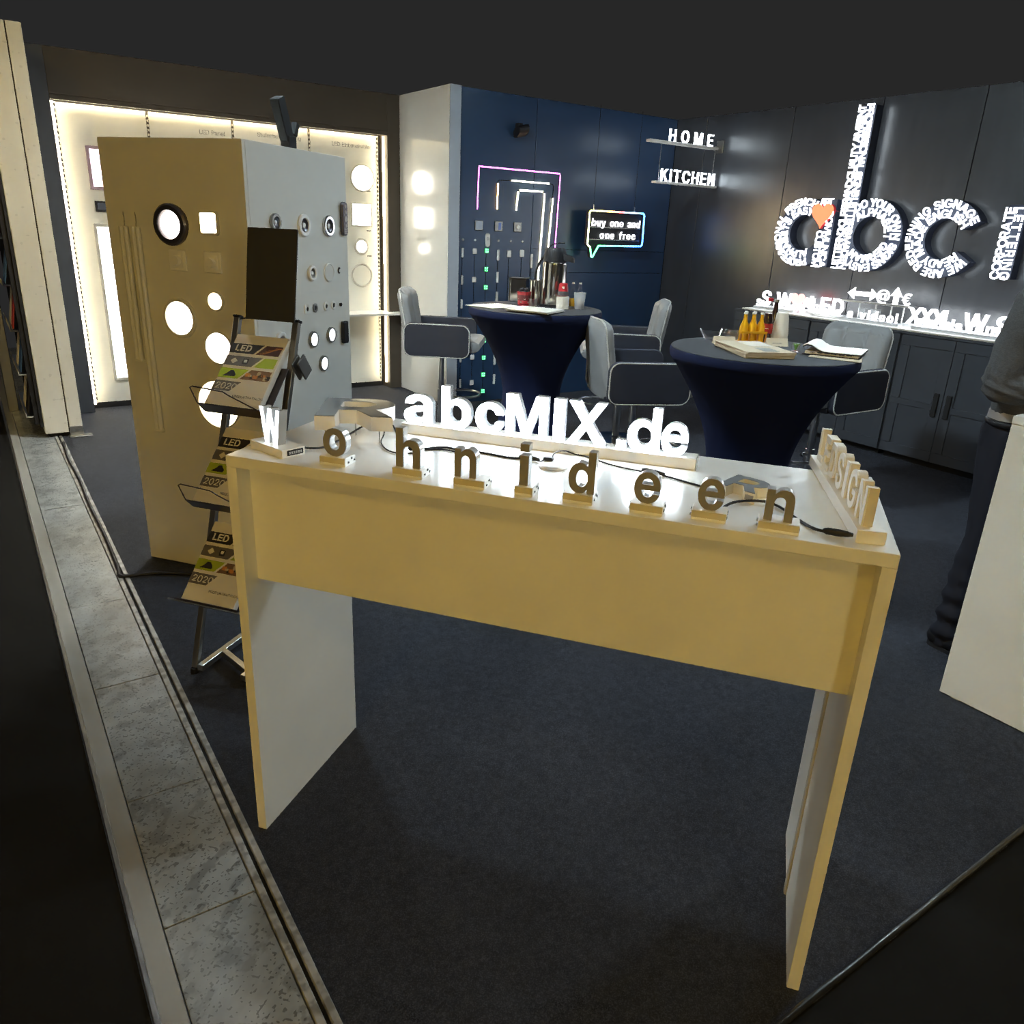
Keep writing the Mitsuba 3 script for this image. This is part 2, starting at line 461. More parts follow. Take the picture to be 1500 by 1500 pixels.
# end posts of the display wall at the stand's front
AP = -4.555
k = thing('partition_post', 'broad pale boxed post with a dark joint at the left end of the stand', 'post')
put(k, 'board', mv(cb(AP - 0.86, AP, -0.123, 0.026, 0.03, HT, 0.003), RM), PILLAR)
put(k, 'board', mv(cb(AP - 0.86, AP - 0.001, 0.034, 0.118, 0.045, HT, 0.003), RM), PILLAR)
put(k, 'joint', mv(cb(AP - 0.80, AP - 0.02, 0.026, 0.034, 0.03, HT, 0), RM), DBROWN)
put(k, 'foot_bracket', mv(cat(cb(AP + 0.0, AP + 0.012, 0.03, 0.118, 0.006, 0.075, 0.002), cb(AP - 0.02, AP + 0.06, 0.02, 0.17, 0.0, 0.008, 0.002)), RM), ALU, label='aluminium foot bracket')
for bb in (0.055, 0.095):
    put(k, 'bolt', mv(disc(0.011, 0.006, 12), frame(W(AP + 0.012, bb, 0.045), E2, EZ, E1)), CHROME)
put(k, 'cable_clip', mv(cb(AP - 0.03, AP - 0.012, -0.14, -0.122, 0.14, 0.185, 0.002), RM), WHITE)
put(k, 'plinth', mv(cb(AP - 0.80, AP - 0.03, -0.10, 0.10, 0, 0.045, 0), RM), BLACKM)

# brochure wall along the aisle beyond the post
k = thing('brochure_board', 'black wall board with sloping brochure shelves beside the pale post', 'brochure rack')
put(k, 'board', mv(cb(-6.2, AP - 0.006, -0.145, -0.126, 0.08, HT, 0.002), RM), BLACKM)
put(k, 'post', mv(cb(-5.60, -5.54, -0.30, -0.23, 0.0, 2.2, 0.003), RM), ALUD)
put(k, 'post', mv(cb(-4.60, -4.575, -0.175, -0.146, 0.1, 2.2, 0.002), RM), BLACK)
for z in (0.16, 0.46, 0.76, 1.06, 1.36):
    put(k, 'shelf', mv(cat(cb(-5.5, -4.60, -0.215, -0.146, z - 0.012, z, 0.002), cb(-5.5, -4.60, -0.222, -0.216, z - 0.012, z + 0.03, 0.001)), RM), CHROME)


def leaning(k, a0, w, z, h, m, b0=-0.205, lean=0.05, t=0.006):
    pts = np.array([[a0 + x, b0 + y + s * lean, z + s * h] for x in (0, w) for y in (0, t) for s in (0, 1)])
    put(k, None, mv(trimesh.convex.convex_hull(pts), RM), m)


for a0, w, z, h, m, lab in ((-4.86, .21, .165, .28, INK, 'dark flyer on the lowest shelf of the black brochure board'), (-5.12, .21, .165, .28, PAPER, 'white flyer on the lowest shelf of the black brochure board'),
                            (-4.86, .22, .465, .27, BLUEP, 'blue brochure on the second lowest shelf of the brochure board'), (-5.12, .2, .465, .27, PAPER, 'white leaflet on the second lowest shelf of the brochure board'),
                            (-4.84, .2, .765, .28, REDP, 'red magazine on the middle shelf of the brochure board'), (-5.10, .22, .765, .27, PAPERG, 'white magazine on the middle shelf beside the red one'),
                            (-4.90, .28, 1.065, .26, BLUEP, 'large blue magazine on the shelf above the red magazine'),
                            (-4.88, .2, 1.365, .26, GREYL, 'grey magazine on the top shelf of the brochure board'), (-5.12, .2, 1.365, .27, PAPERG, 'pale magazine on the top shelf of the brochure board')):
    q = thing('brochure', lab, 'brochure', 'brochures on the black board')
    leaning(q, a0, w, z, h, m)

# cable along the duct
k = thing('floor_cable', 'black power cord running in the gap beside the floor duct to the lamp tower', 'cord')
cp = [W(-4.35, -0.035, .012), W(-3.9, -0.050, .012), W(-3.4, -0.042, .012), W(-2.9, -0.05, .012), W(-2.4, -0.045, .012), W(-1.95, -0.052, .012), np.array([-1.50, 1.085, .012]), np.array([-1.455, 1.10, .012]), np.array([-1.38, 1.16, .012]), np.array([-1.26, 1.21, .012]), np.array([-1.08, 1.25, .012]), np.array([-.90, 1.27, .012]), np.array([-.80, 1.34, .012]), np.array([-.79, 1.6, .012])]
put(k, None, tube(cp, 0.0085, 8, n=8), BLACK, smooth=True)

# ================================================================== DESK
H = 1.0545
L, D, TT, TL, AI, AH = 1.400, 0.4956, 0.0271, 0.026, 0.0474, 0.2957
k = thing('display_desk', 'white laminate display desk carrying the lit letters', 'desk')
put(k, 'tabletop', cb(0, L, 0, D, H - TT, H, 0.0012), LAMTOP)
put(k, 'side_panel', cb(0.0, TL, 0.0, 0.494, 0.0, H - TT, 0.001), LAMI)
put(k, 'side_panel', cb(L - TL, L, 0.0, 0.494, 0.0, H - TT, 0.001), LAMI)
put(k, 'apron', cb(TL, L - TL, AI, AI + 0.022, H - TT - AH, H - TT - 0.0005, 0.001), LAMI)
put(k, 'cable_cover', cb(L - TL - 0.006, L - TL, 0.27, 0.292, 0.0, H - TT - 0.001, 0.002), mat('cable_cover', (0.50, 0.48, 0.42), 0.5, 0.4), label='taped cable line down the right side panel')
DESK = k

# ---- small letters on their stands along the front
XL = {'o': (0.2277, 0.0565), 'h': (0.4088, 0.0556), 'n': (0.5471, 0.0475), 'i': (0.6875, 0.0185), 'd': (0.7890, 0.0530), 'e': (0.9210, 0.0500), 'e2': (1.0410, 0.0490), 'n2': (1.1640, 0.0510)}
XB = {'o': (0.222, 0.286), 'h': (0.404, 0.473), 'n': (0.549, 0.617), 'i': (0.681, 0.720), 'd': (0.782, 0.843), 'e': (0.917, 0.981), 'e2': (1.033, 1.099), 'n2': (1.156, 1.230)}
YF = {'o': 0.034, 'h': 0.026, 'n': 0.016, 'i': 0.018, 'd': 0.020, 'e': 0.016, 'e2': 0.028, 'n2': 0.020}
NAMES = {'o': ('unlit brown faced letter o on an acrylic stand, nearest to the lit letter W', 'o'), 'h': ('unlit brown faced letter h on an acrylic stand at the front of the desk', 'h'),
         'n': ('unlit brown faced letter n on a stand between the letters h and i', 'n'), 'i': ('unlit brown faced letter i on a narrow stand at the front of the desk', 'i'),
         'd': ('unlit brown faced letter d on an acrylic stand at the front of the desk', 'd'), 'e': ('unlit brown faced letter e on a stand just right of the letter d', 'e'),
         'e2': ('unlit brown faced letter e on a stand in front of the lying R', 'e'), 'n2': ('unlit brown faced letter n on the rightmost stand of the front row', 'n')}
SB = 0.0195                                            # height of a stand


def sized_glyph(ch, x0, w, h_cap, weight=700):
    g, _ = gly(ch, h_cap, weight)
    bx0, by0, bx1, by1 = g.bounds
    g = affinity.translate(g, -bx0, 0)
    g = affinity.scale(g, w / (bx1 - bx0), 1, origin=(0, 0))
    return affinity.translate(g, x0, 0)


for kk, (lab, ch) in NAMES.items():
    x0, w = XL[kk]
    b0, b1 = XB[kk]
    y = YF[kk]
    k = thing('letter_stand', lab, 'letter sign', 'unlit letters along the front of the desk')
    put(k, 'base', cb(b0, b1, y, y + 0.046, H, H + SB, 0.001), WHITE)
    put(k, 'base_strip', cb(b0 + .001, b1 - .001, y - 0.0012, y, H + 0.006, H + SB - 0.001, 0.0003), mat('cream_strip', (0.62, 0.56, 0.38), 0.4, 0.4) if 'mat_cream_strip' not in scene else 'mat_cream_strip')
    for yy, zz in ((0.012, 0.006), (0.026, 0.0125), (0.038, 0.006)):
        put(k, 'socket_pin', cb(b1, b1 + 0.0012, y + yy, y + yy + .005, H + zz, H + zz + .004, 0), BLACK)
        put(k, 'contact_pin', cb(b0 - 0.003, b0, y + yy - .004, y + yy + .003, H + zz, H + zz + .003, 0), ALUD)
    g = sized_glyph(ch, x0, w, 0.0845)
    zl = H + SB - g.bounds[1] - 0.0002
    yl = y + 0.013
    put(k, 'face', mv(ext(g, 0.004), frame((0, yl, zl), EX, EZ)), TAUPE, label='matt brown face')
    put(k, 'letter_side', mv(ext(g, 0.019), frame((0, yl + 0.019, zl), EX, EZ)), ACRYL, label='clear mirror-like letter sides')

# ---- lit W
k = thing('letter_stand', 'glowing white letter W on a white stand at the left end of the desk', 'letter sign')
MW = rotz(-21.5, (0.012, 0.076, 0))
put(k, 'base', mv(cb(0, 0.126, 0, 0.062, H, H + SB, 0.001), MW), WHITE)
put(k, 'socket', mv(cb(0.126, 0.1275, 0.014, 0.056, H + 0.004, H + 0.016, 0), MW), BLACK)
for i in range(6):
    put(k, 'socket_contact', mv(cb(0.1275, 0.1285, 0.018 + i * .006, 0.0215 + i * .006, H + 0.007, H + 0.013, 0), MW), ALU)
g = sized_glyph('W', 0.030, 0.072, 0.083, 520)
put(k, 'face', mv(ext(g, 0.004), MW @ frame((0, 0.016, H + SB), EX, EZ)), WHITE, em=emit(COOL, 2.0, 1.0))
put(k, 'letter_side', mv(ext(g, 0.022), MW @ frame((0, 0.038, H + SB), EX, EZ)), mat('grey_side', (0.36, 0.38, 0.40), 0.3, 0.5))

# ---- the lit line of letters on its bar
k = thing('letter_sign', 'long line of glowing white letters on a bar at the back of the desk', 'letter sign')
BH = 0.027
put(k, 'bar', cb(0.262, 1.008, 0.360, 0.412, H, H + BH, 0.0015), WHITE)
put(k, 'bar_end', cb(1.008, 1.011, 0.359, 0.413, H, H + BH + .001, 0.0005), CLEAR)
for ch, x0, x1 in (('a', .2693, .3458), ('b', .3723, .4501), ('c', .4631, .537), ('M', .5427, .6475), ('I', .6634, .6906), ('X', .6965, .7947), ('.', .8195, .8421), ('d', .8442, .9205), ('e', .9235, .985)):
    g = sized_glyph(ch, x0, x1 - x0, 0.104, 700)
    z = H + BH - g.bounds[1] - 0.0002
    q = put(k, 'letter', mv(ext(g, 0.005), frame((0, 0.369, z), EX, EZ)), WHITE, em=emit(COOL, 8.0, 2.0))
    put(q, 'letter_side', mv(ext(g, 0.020), frame((0, 0.389, z), EX, EZ)), ACRYL)

# ---- big letter R lying on pins at the back left of the desk
k = thing('metal_letter', 'large mirror faced letter R lying on thin pins at the back left of the desk', 'letter')
g = sized_glyph('R', 0, 0.185, 0.20, 700)
MR = rotz(22, (0.130, 0.166, H + 0.036))
put(k, 'body', mv(ext(g, 0.034), MR), WHITE)
put(k, 'face', mv(ext(g.buffer(-0.0012), 0.0015), MR @ frame((0, 0, 0.034), EX, EY)), GREYF, label='mirror face')
for px, py in ((0.02, 0.03), (0.02, 0.17), (0.150, 0.03), (0.11, 0.175), (0.085, 0.095)):
    p = (MR @ np.array([px, py, 0, 1]))[:3]
    put(k, 'pin', tube([(p[0], p[1], H), (p[0], p[1], H + 0.0365)], 0.0014, 6), ALUD)

# ---- small letter R lying on the desk at the right
k = thing('metal_letter', 'small grey faced letter R lying flat near the right end of the desk', 'letter')
g = sized_glyph('R', 0, 0.088, 0.098, 700)
MR = rotz(-24, (1.066, 0.206, H))
put(k, 'body', mv(ext(g, 0.022), MR), mat('cream_body', (0.66, 0.61, 0.48), 0.35, 0.5))
put(k, 'face', mv(ext(g.buffer(-0.0008), 0.0012), MR @ frame((0, 0, 0.022), EX, EY)), mat('slate_face', (0.12, 0.125, 0.13), 0.5, 0.3), label='slate grey face')
for px in (0.004, 0.066):
    put(k, 'foot_cap', mv(cb(px, px + 0.018, -0.0012, 0.0, 0.006, 0.017, 0), MR), TAUPE)

# ---- row of letters seen from its end at the right
k = thing('letter_sign', 'unlit white letter row on a long bar at the right end of the desk', 'letter sign')
MB = rotz(7.2, (1.327, 0.030, 0))
put(k, 'bar', mv(cb(0, 0.0515, 0, 0.515, H, H + 0.025, 0.0012), MB), WHITE)
xs = 0.488
for ch, w in (('L', .046), ('E', .050), ('D', .056), ('S', .054), ('I', .022), ('G', .060), ('N', .058)):
    g = sized_glyph(ch, 0, w, 0.074, 700)
    M = MB @ frame((0.010, xs, H + 0.025 - g.bounds[1] - .0002), -EY, EZ)
    put(k, 'letter', mv(ext(g, 0.0035), M @ frame((0, 0, -0.0035), EX, EY)), WHITEM)
    put(k, 'letter_side', mv(ext(g.buffer(-0.0006), 0.017), M @ frame((0, 0, -0.0205), EX, EY)), mat('cream_side', (0.68, 0.62, 0.50), 0.4, 0.4) if 'mat_cream_side' not in scene else 'mat_cream_side')
    xs -= w + 0.0195
    if ch == 'I':
        xs -= 0.002

# ---- cables on the desk
def cable(label, pts, r=0.0022, name='cable', n=10):
    kk = thing(name, label, 'cable')
    put(kk, None, tube(pts, r, 8, n=n), BLACK, smooth=True)
    return kk


z = H + 0.0025
cable('black cable from the lit W to the lying mirror letter R', [(0.128, 0.085, H + 0.012), (0.16, 0.14, z), (0.165, 0.20, z), (0.17, 0.26, z + .006), (0.19, 0.30, H + 0.024), (0.215, 0.335, H + .03), (0.245, 0.345, H + .022), (0.285, 0.305, z), (0.33, 0.285, z)], 0.0024)
cable('thin cable looping behind the letter h', [(0.232, 0.335, H + 0.03), (0.236, 0.315, z), (0.262, 0.25, z), (0.305, 0.195, z), (0.345, 0.18, z), (0.385, 0.20, z)], 0.0016)
cable('upper black cable of the pair behind the letters h and n', [(0.372, 0.235, z), (0.42, 0.275, z), (0.46, 0.270, z), (0.52, 0.272, z), (0.585, 0.262, z), (0.615, 0.268, z)], 0.0024)
cable('lower black cable of the pair behind the letters h and n', [(0.372, 0.228, z), (0.42, 0.255, z), (0.46, 0.252, z), (0.515, 0.262, z)], 0.0022)
cable('thin cable from the plug to the round white puck', [(0.655, 0.266, z), (0.668, 0.262, z + .002), (0.682, 0.258, H + .014)], 0.0016)
cable('black cable arching from the white puck past the letter d', [(0.692, 0.262, H + .014), (0.692, 0.29, H + .02), (0.70, 0.345, H + .012), (0.725, 0.360, z), (0.755, 0.352, z), (0.83, 0.308, z), (0.90, 0.290, z)], 0.0016)
cable('black cable from the plug towards the small lying R', [(0.945, 0.281, z), (0.975, 0.268, z), (1.01, 0.25, z), (1.045, 0.235, z)], 0.0022)
cable('black cable curving from the second e to the end of the letter row', [(1.078, 0.085, z), (1.10, 0.135, z + .004), (1.125, 0.16, H + .008), (1.165, 0.175, H + .008), (1.195, 0.165, z + .002), (1.232, 0.105, z), (1.258, 0.062, z + .002), (1.285, 0.048, H + .007)], 0.0028)


def plug(label, p0, p1, r=0.0058):
    kk = thing('cable_plug', label, 'plug')
    p0, p1 = np.array(p0, float), np.array(p1, float)
    t = np.array([0, .06, .15, .55, .8, 1.0])
    put(kk, None, tube([p0 + (p1 - p0) * q for q in t], np.array([.5, .75, .95, 1.0, .8, .45]) * r, 10), BLACK, smooth=40)


plug('black barrel plug on the desk between the letters n and i', (0.612, 0.269, H + .007), (0.662, 0.266, H + .006))
plug('black barrel plug lying behind the first letter e', (0.897, 0.290, H + .007), (0.950, 0.280, H + .006))
plug('black barrel plug pushed into the end of the letter row', (1.272, 0.050, H + .008), (1.3235, 0.041, H + .010), 0.0068)
plug('black plug behind the upper arch of the letter h', (0.352, 0.243, H + .007), (0.378, 0.236, H + .006))
plug('black plug in front of the desk bar, seen through the letter h', (0.352, 0.215, H + .007), (0.378, 0.222, H + .006))
k = thing('power_puck', 'flat round white puck with a black connector between the letters i and d', 'light switch')
put(k, 'disc', mv(lathe([(0, 0), (.031, 0), (.034, .002), (.034, .004), (.030, .007), (.012, .010), (0, .0105)], 36), frame((0.702, 0.243, H), EX, EY)), WHITE, smooth=30)
put(k, 'connector', cb(0.674, 0.697, 0.250, 0.264, H + .009, H + .017, 0.002), BLACK)

# ================================================================== LAMP TOWER
TX0, TX1, TY0, TY1, TZ = -1.537, -0.858, 1.32, 2.088, 1.832
k = thing('lamp_tower', 'tall white box tower studded with sample lamps left of the desk', 'display tower')
put(k, 'front_panel', cb(TX0, TX1, TY0, TY0 + 0.02, 0.005, TZ, 0.0015), TOWER)
put(k, 'side_panel', cb(TX1 - 0.02, TX1, TY0 + 0.0205, TY1, 0.005, TZ, 0.0015), TOWER)
put(k, 'side_panel', cb(TX0, TX0 + 0.02, TY0 + 0.0205, TY1, 0.005, TZ, 0.0015), TOWER)
put(k, 'back_panel', cb(TX0 + .0205, TX1 - .0205, TY1 - 0.02, TY1, 0.005, TZ, 0.0015), TOWER)
put(k, 'top', cb(TX0 + .0205, TX1 - .0205, TY0 + 0.0205, TY1 - 0.0205, TZ - 0.03, TZ - .004, 0.0015), TOWER)
put(k, 'plinth', cb(TX0 + .03, TX1 - .03, TY0 + 0.03, TY1 - 0.03, 0.0, 0.004, 0), BLACKM)
FF = lambda x, z, o=0.0: frame((x, TY0 - o, z), EX, EZ)                 # on the front, facing the camera
SF = lambda y, z, o=0.0: frame((TX1 + o, y, z), EY, EZ)                 # on the side, facing right


def round_lamp(label, M, r, rim, col, pw, m=RIM, h=0.012, group='lit sample lamps on the tower', wgt=0.5):
    kk = thing('sample_lamp', label, 'lamp', group)
    put(kk, 'rim', mv(ring(r, r + rim, h), M), m, smooth=35)
    put(kk, 'lens', mv(disc(r, h * 0.55, 36), M), WHITE, em=emit(col, pw, wgt))
    return kk


round_lamp('round white lamp in a dark metal ring near the top of the tower front', FF(-1.213, 1.515), 0.050, 0.030, NEUT, 4.0, DRIM, 0.022)
round_lamp('small round warm lamp on the tower front beside the sign board', FF(-1.032, 1.229), 0.033, 0.007, WARMW, 4.0)
round_lamp('large round lamp at the left middle of the tower front', FF(-1.218, 1.148), 0.066, 0.016, NEUT, 4.0)
round_lamp('round lamp on the tower front just left of the rack post', FF(-1.035, 1.040), 0.062, 0.004, NEUT, 4.0)
round_lamp('large round warm lamp on the tower front behind the uppermost catalogues', FF(-1.060, 0.800), 0.100, 0.004, WARMW, 3.2)
k = thing('sample_lamp', 'square warm white lamp near the top right of the tower front', 'lamp', 'lit sample lamps on the tower')
put(k, 'rim', mv(ext(rrect(.090, .090, .012).difference(rrect(.076, .076, .008)), .012), FF(-1.031, 1.528)), RIM)
put(k, 'lens', mv(ext(rrect(.075, .075, .008), .010), FF(-1.031, 1.528)), WHITE, em=emit(WARMW, 4.0, .5))
for x, lab in ((-1.198, 'white rotary dimmer under the dark-ringed lamp'), (-1.030, 'white rotary dimmer under the square lamp')):
    k = thing('dimmer', lab, 'dimmer switch', 'dimmers on the tower front')
    M = FF(x, 1.379)
    put(k, 'plate', mv(slab(rrect(.082, .082, .004), .010, .004), M), WHITE)
    put(k, 'insert', mv(slab(rrect(.056, .056, .003), .013, .002), M), WHITE)
    put(k, 'knob', mv(lathe([(0, .012), (.021, .012), (.019, .026), (.0175, .028), (0, .028)], 28), M), WHITE, smooth=30)
for x, z0, z1, lab in ((-1.447, 0.960, 1.50, 'slim unlit tube lamp, the shorter one at the left edge of the tower front'), (-1.387, 0.655, 1.50, 'slim unlit tube lamp, the longer one beside it on the tower front')):
    k = thing('tube_lamp', lab, 'tube lamp', 'unlit tube lamps on the tower')
    for dx in (-.011, .011):
        put(k, 'tube', tube([(x + dx, TY0 - .013, z0), (x + dx, TY0 - .013, z1)], .0105, 10), TOWER, smooth=40)
    put(k, 'end_cap', cb(x - .023, x + .023, TY0 - .025, TY0, z0 - .012, z0, .002), TOWER)
    put(k, 'back_rail', cb(x - .012, x + .012, TY0 - .006, TY0 + .001, z0, z1, .001), TOWER)
    put(k, 'wire', tube([(x + .005, TY0 - .012, z1), (x + .006, TY0 - .010, z1 + .03), (x - .002, TY0 - .004, z1 + .055)], .0018, 6, n=5), ALUD)

# right side of the tower
def spot(label, y, z, r, m, inner, depth=0.012):
    kk = thing('downlight', label, 'downlight', 'unlit downlights on the tower side')
    put(kk, 'ring', mv(ring(r * .58, r, depth), SF(y, z)), m, smooth=30)
    put(kk, 'reflector', mv(lathe([(0, .0015), (r * .3, .002), (r * .57, .008)], 32), SF(y, z)), inner, smooth=30)
    put(kk, 'bulb', mv(lathe([(r * .26, .002), (r * .24, .006), (0, .007)], 20), SF(y, z)), GLOSSW, smooth=30)


spot('grey swivel downlight at the left of the top row on the tower side', 1.502, 1.540, .036, ALUD, CHROME)
spot('white ringed downlight in the middle of the top row on the tower side', 1.712, 1.532, .047, GLOSSW, DRIM)
spot('chrome ringed downlight beside the remote control on the tower side', 1.914, 1.532, .046, CHROME, DRIM)
spot('white round downlight with a slotted insert on the tower side', 1.760, 1.332, .034, GLOSSW, ALUD)
spot('white downlight with a steel reflector partly behind the rack', 1.495, 1.058, .044, GLOSSW, STEEL)
k = thing('round_cover', 'plain pale round cover plate right of the slotted downlight', 'cover plate')
put(k, None, mv(lathe([(0, 0), (.042, 0), (.042, .006), (.037, .008), (.034, .006), (0, .0065)], 36), SF(1.905, 1.329)), TOWER, smooth=30)
k = thing('hook', 'tiny dark crescent hook right of the round cover plate', 'hook')
a = np.linspace(.6, 5.2, 12)
put(k, None, mv(tube(np.c_[.008 * np.cos(a), .012 * np.sin(a), np.full(12, .003)], .003, 6), SF(1.998, 1.335)), DRIM, smooth=True)
for y, lab, sq in ((1.707, 'small square spot, leftmost of the row of small spots', 1), (1.775, 'small grey round spot, second of the row of small spots', 0), (1.869, 'small round spot, third of the row of small spots', 0), (1.936, 'small round spot, fourth of the row of small spots', 0)):
    k = thing('mini_spot', lab, 'spot lamp', 'row of small spots on the tower side')
    M = SF(y, 1.179)
    if sq:
        put(k, 'frame', mv(ext(rrect(.038, .038, .004).difference(Point(0, 0).buffer(.010)), .006), M), GLOSSW)
    else:
        put(k, 'frame', mv(ring(.010, .020, .006, 28), M), ALUD if y < 1.8 else GLOSSW, smooth=30)
    put(k, 'lens', mv(disc(.010, .004, 20), M), BLACK)
k = thing('mini_spot', 'tiny black button at the right end of the row of small spots', 'spot lamp')
put(k, None, mv(disc(.008, .008, 16), SF(2.0, 1.177)), BLACK)
for y, z, lab in ((1.745, 1.041, 'small round lit spot, left of the pair beside the dark remote'), (1.901, 1.045, 'small round lit spot, right of the pair beside the dark remote'), (1.824, 0.920, 'small round lit spot below the pair of lit spots')):
    round_lamp(lab, SF(y, z), .027, .010, COOL, 4.0, ALUD, .012, 'small lit spots on the tower side', .2)
k = thing('remote_control', 'slim grey remote control with round buttons beside the chrome ringed downlight', 'remote control')
M = SF(2.046, 1.565)
put(k, 'body', mv(slab(rrect(.046, .148, .018), .018, .005), M), DRIM)
for zz, r in ((.055, .008), (.03, .009), (.0, .013), (-.03, .009)):
    put(k, 'button', mv(disc(r, .0205, 16), M @ frame((0, zz, 0), EX, EY)), ALUD)
for zz in (-.045, -.054, -.063):
    put(k, 'button', mv(cb(-.014, .014, zz - .0025, zz + .0025, .017, .0195, 0), M), ALUD)
k = thing('remote_control', 'small plain black remote control beside the lit spots', 'remote control')
put(k, None, mv(slab(rrect(.046, .106, .008), .020, .006), SF(2.020, 1.045)), BLACK)
# black clamp arm on top
k = thing('clamp_arm', 'black angled clamp arm standing on top of the lamp tower', 'clamp')
put(k, 'foot', cb(-0.905, -0.862, 1.645, 1.70, TZ, TZ + .045, .003), BLACKM)
put(k, 'arm', mv(cb(-.02, .02, -.022, .030, 0, .16, .003), frame((-.885, 1.662, TZ + .03), EX, (0, .93, .36), (0, -.36, .93))), BLACKM)
put(k, 'hook', mv(cb(-.014, .014, -.012, .012, 0, .055, .003), frame((-.885, 1.735, TZ + .10), EX, (0, .9, -.43), (0, -.43, -.9))), BLACKM)

# ================================================================== BROCHURE RACK
def rp(x, z, out=0.0):                                  # a point on the rack's leaning plane
    return np.array([x, 0.569 + 0.331 * z - out, z])


RX0, RX1 = -0.672, -0.432
k = thing('brochure_rack', 'folding aluminium brochure rack with three catalogue trays and a dark sign board', 'brochure rack')
for x in (RX0, RX1):
    put(k, 'upright', mv(cb(-.012, .012, -.010, .010, 0, 1.268, .002), frame(rp(x, 0.018), EX, (0, 0.9493, -0.3142), (0, 0.3142, 0.9493))), ALUD)
    put(k, 'upright_cap', mv(cb(-.014, .014, -.012, .012, 1.268, 1.276, .001), frame(rp(x, 0.018), EX, (0, 0.9493, -0.3142), (0, 0.3142, 0.9493))), BLACK)
    put(k, 'foot', mv(disc(.014, .02, 14), frame(rp(x, 0.0), EX, EY)), BLACK)
put(k, 'base_bar', cb(-.664 + .012, -.628, .56, .90, .018, .042, .002), ALU)
put(k, 'base_bar', cb(-.47, -.444, .56, .90, .018, .042, .002), ALU)
put(k, 'cross_bar', mv(cb(0, .205, -.012, .012, .018, .042, .002), rotz(-26, (-.645, .690, 0))), ALU)
put(k, 'caster', mv(disc(.022, .016, 20), frame((-.62, .90, .022), EY, EZ)), BLACK)
put(k, 'caster', mv(disc(.022, .016, 20), frame((-.45, .90, .022), EY, EZ)), BLACK)
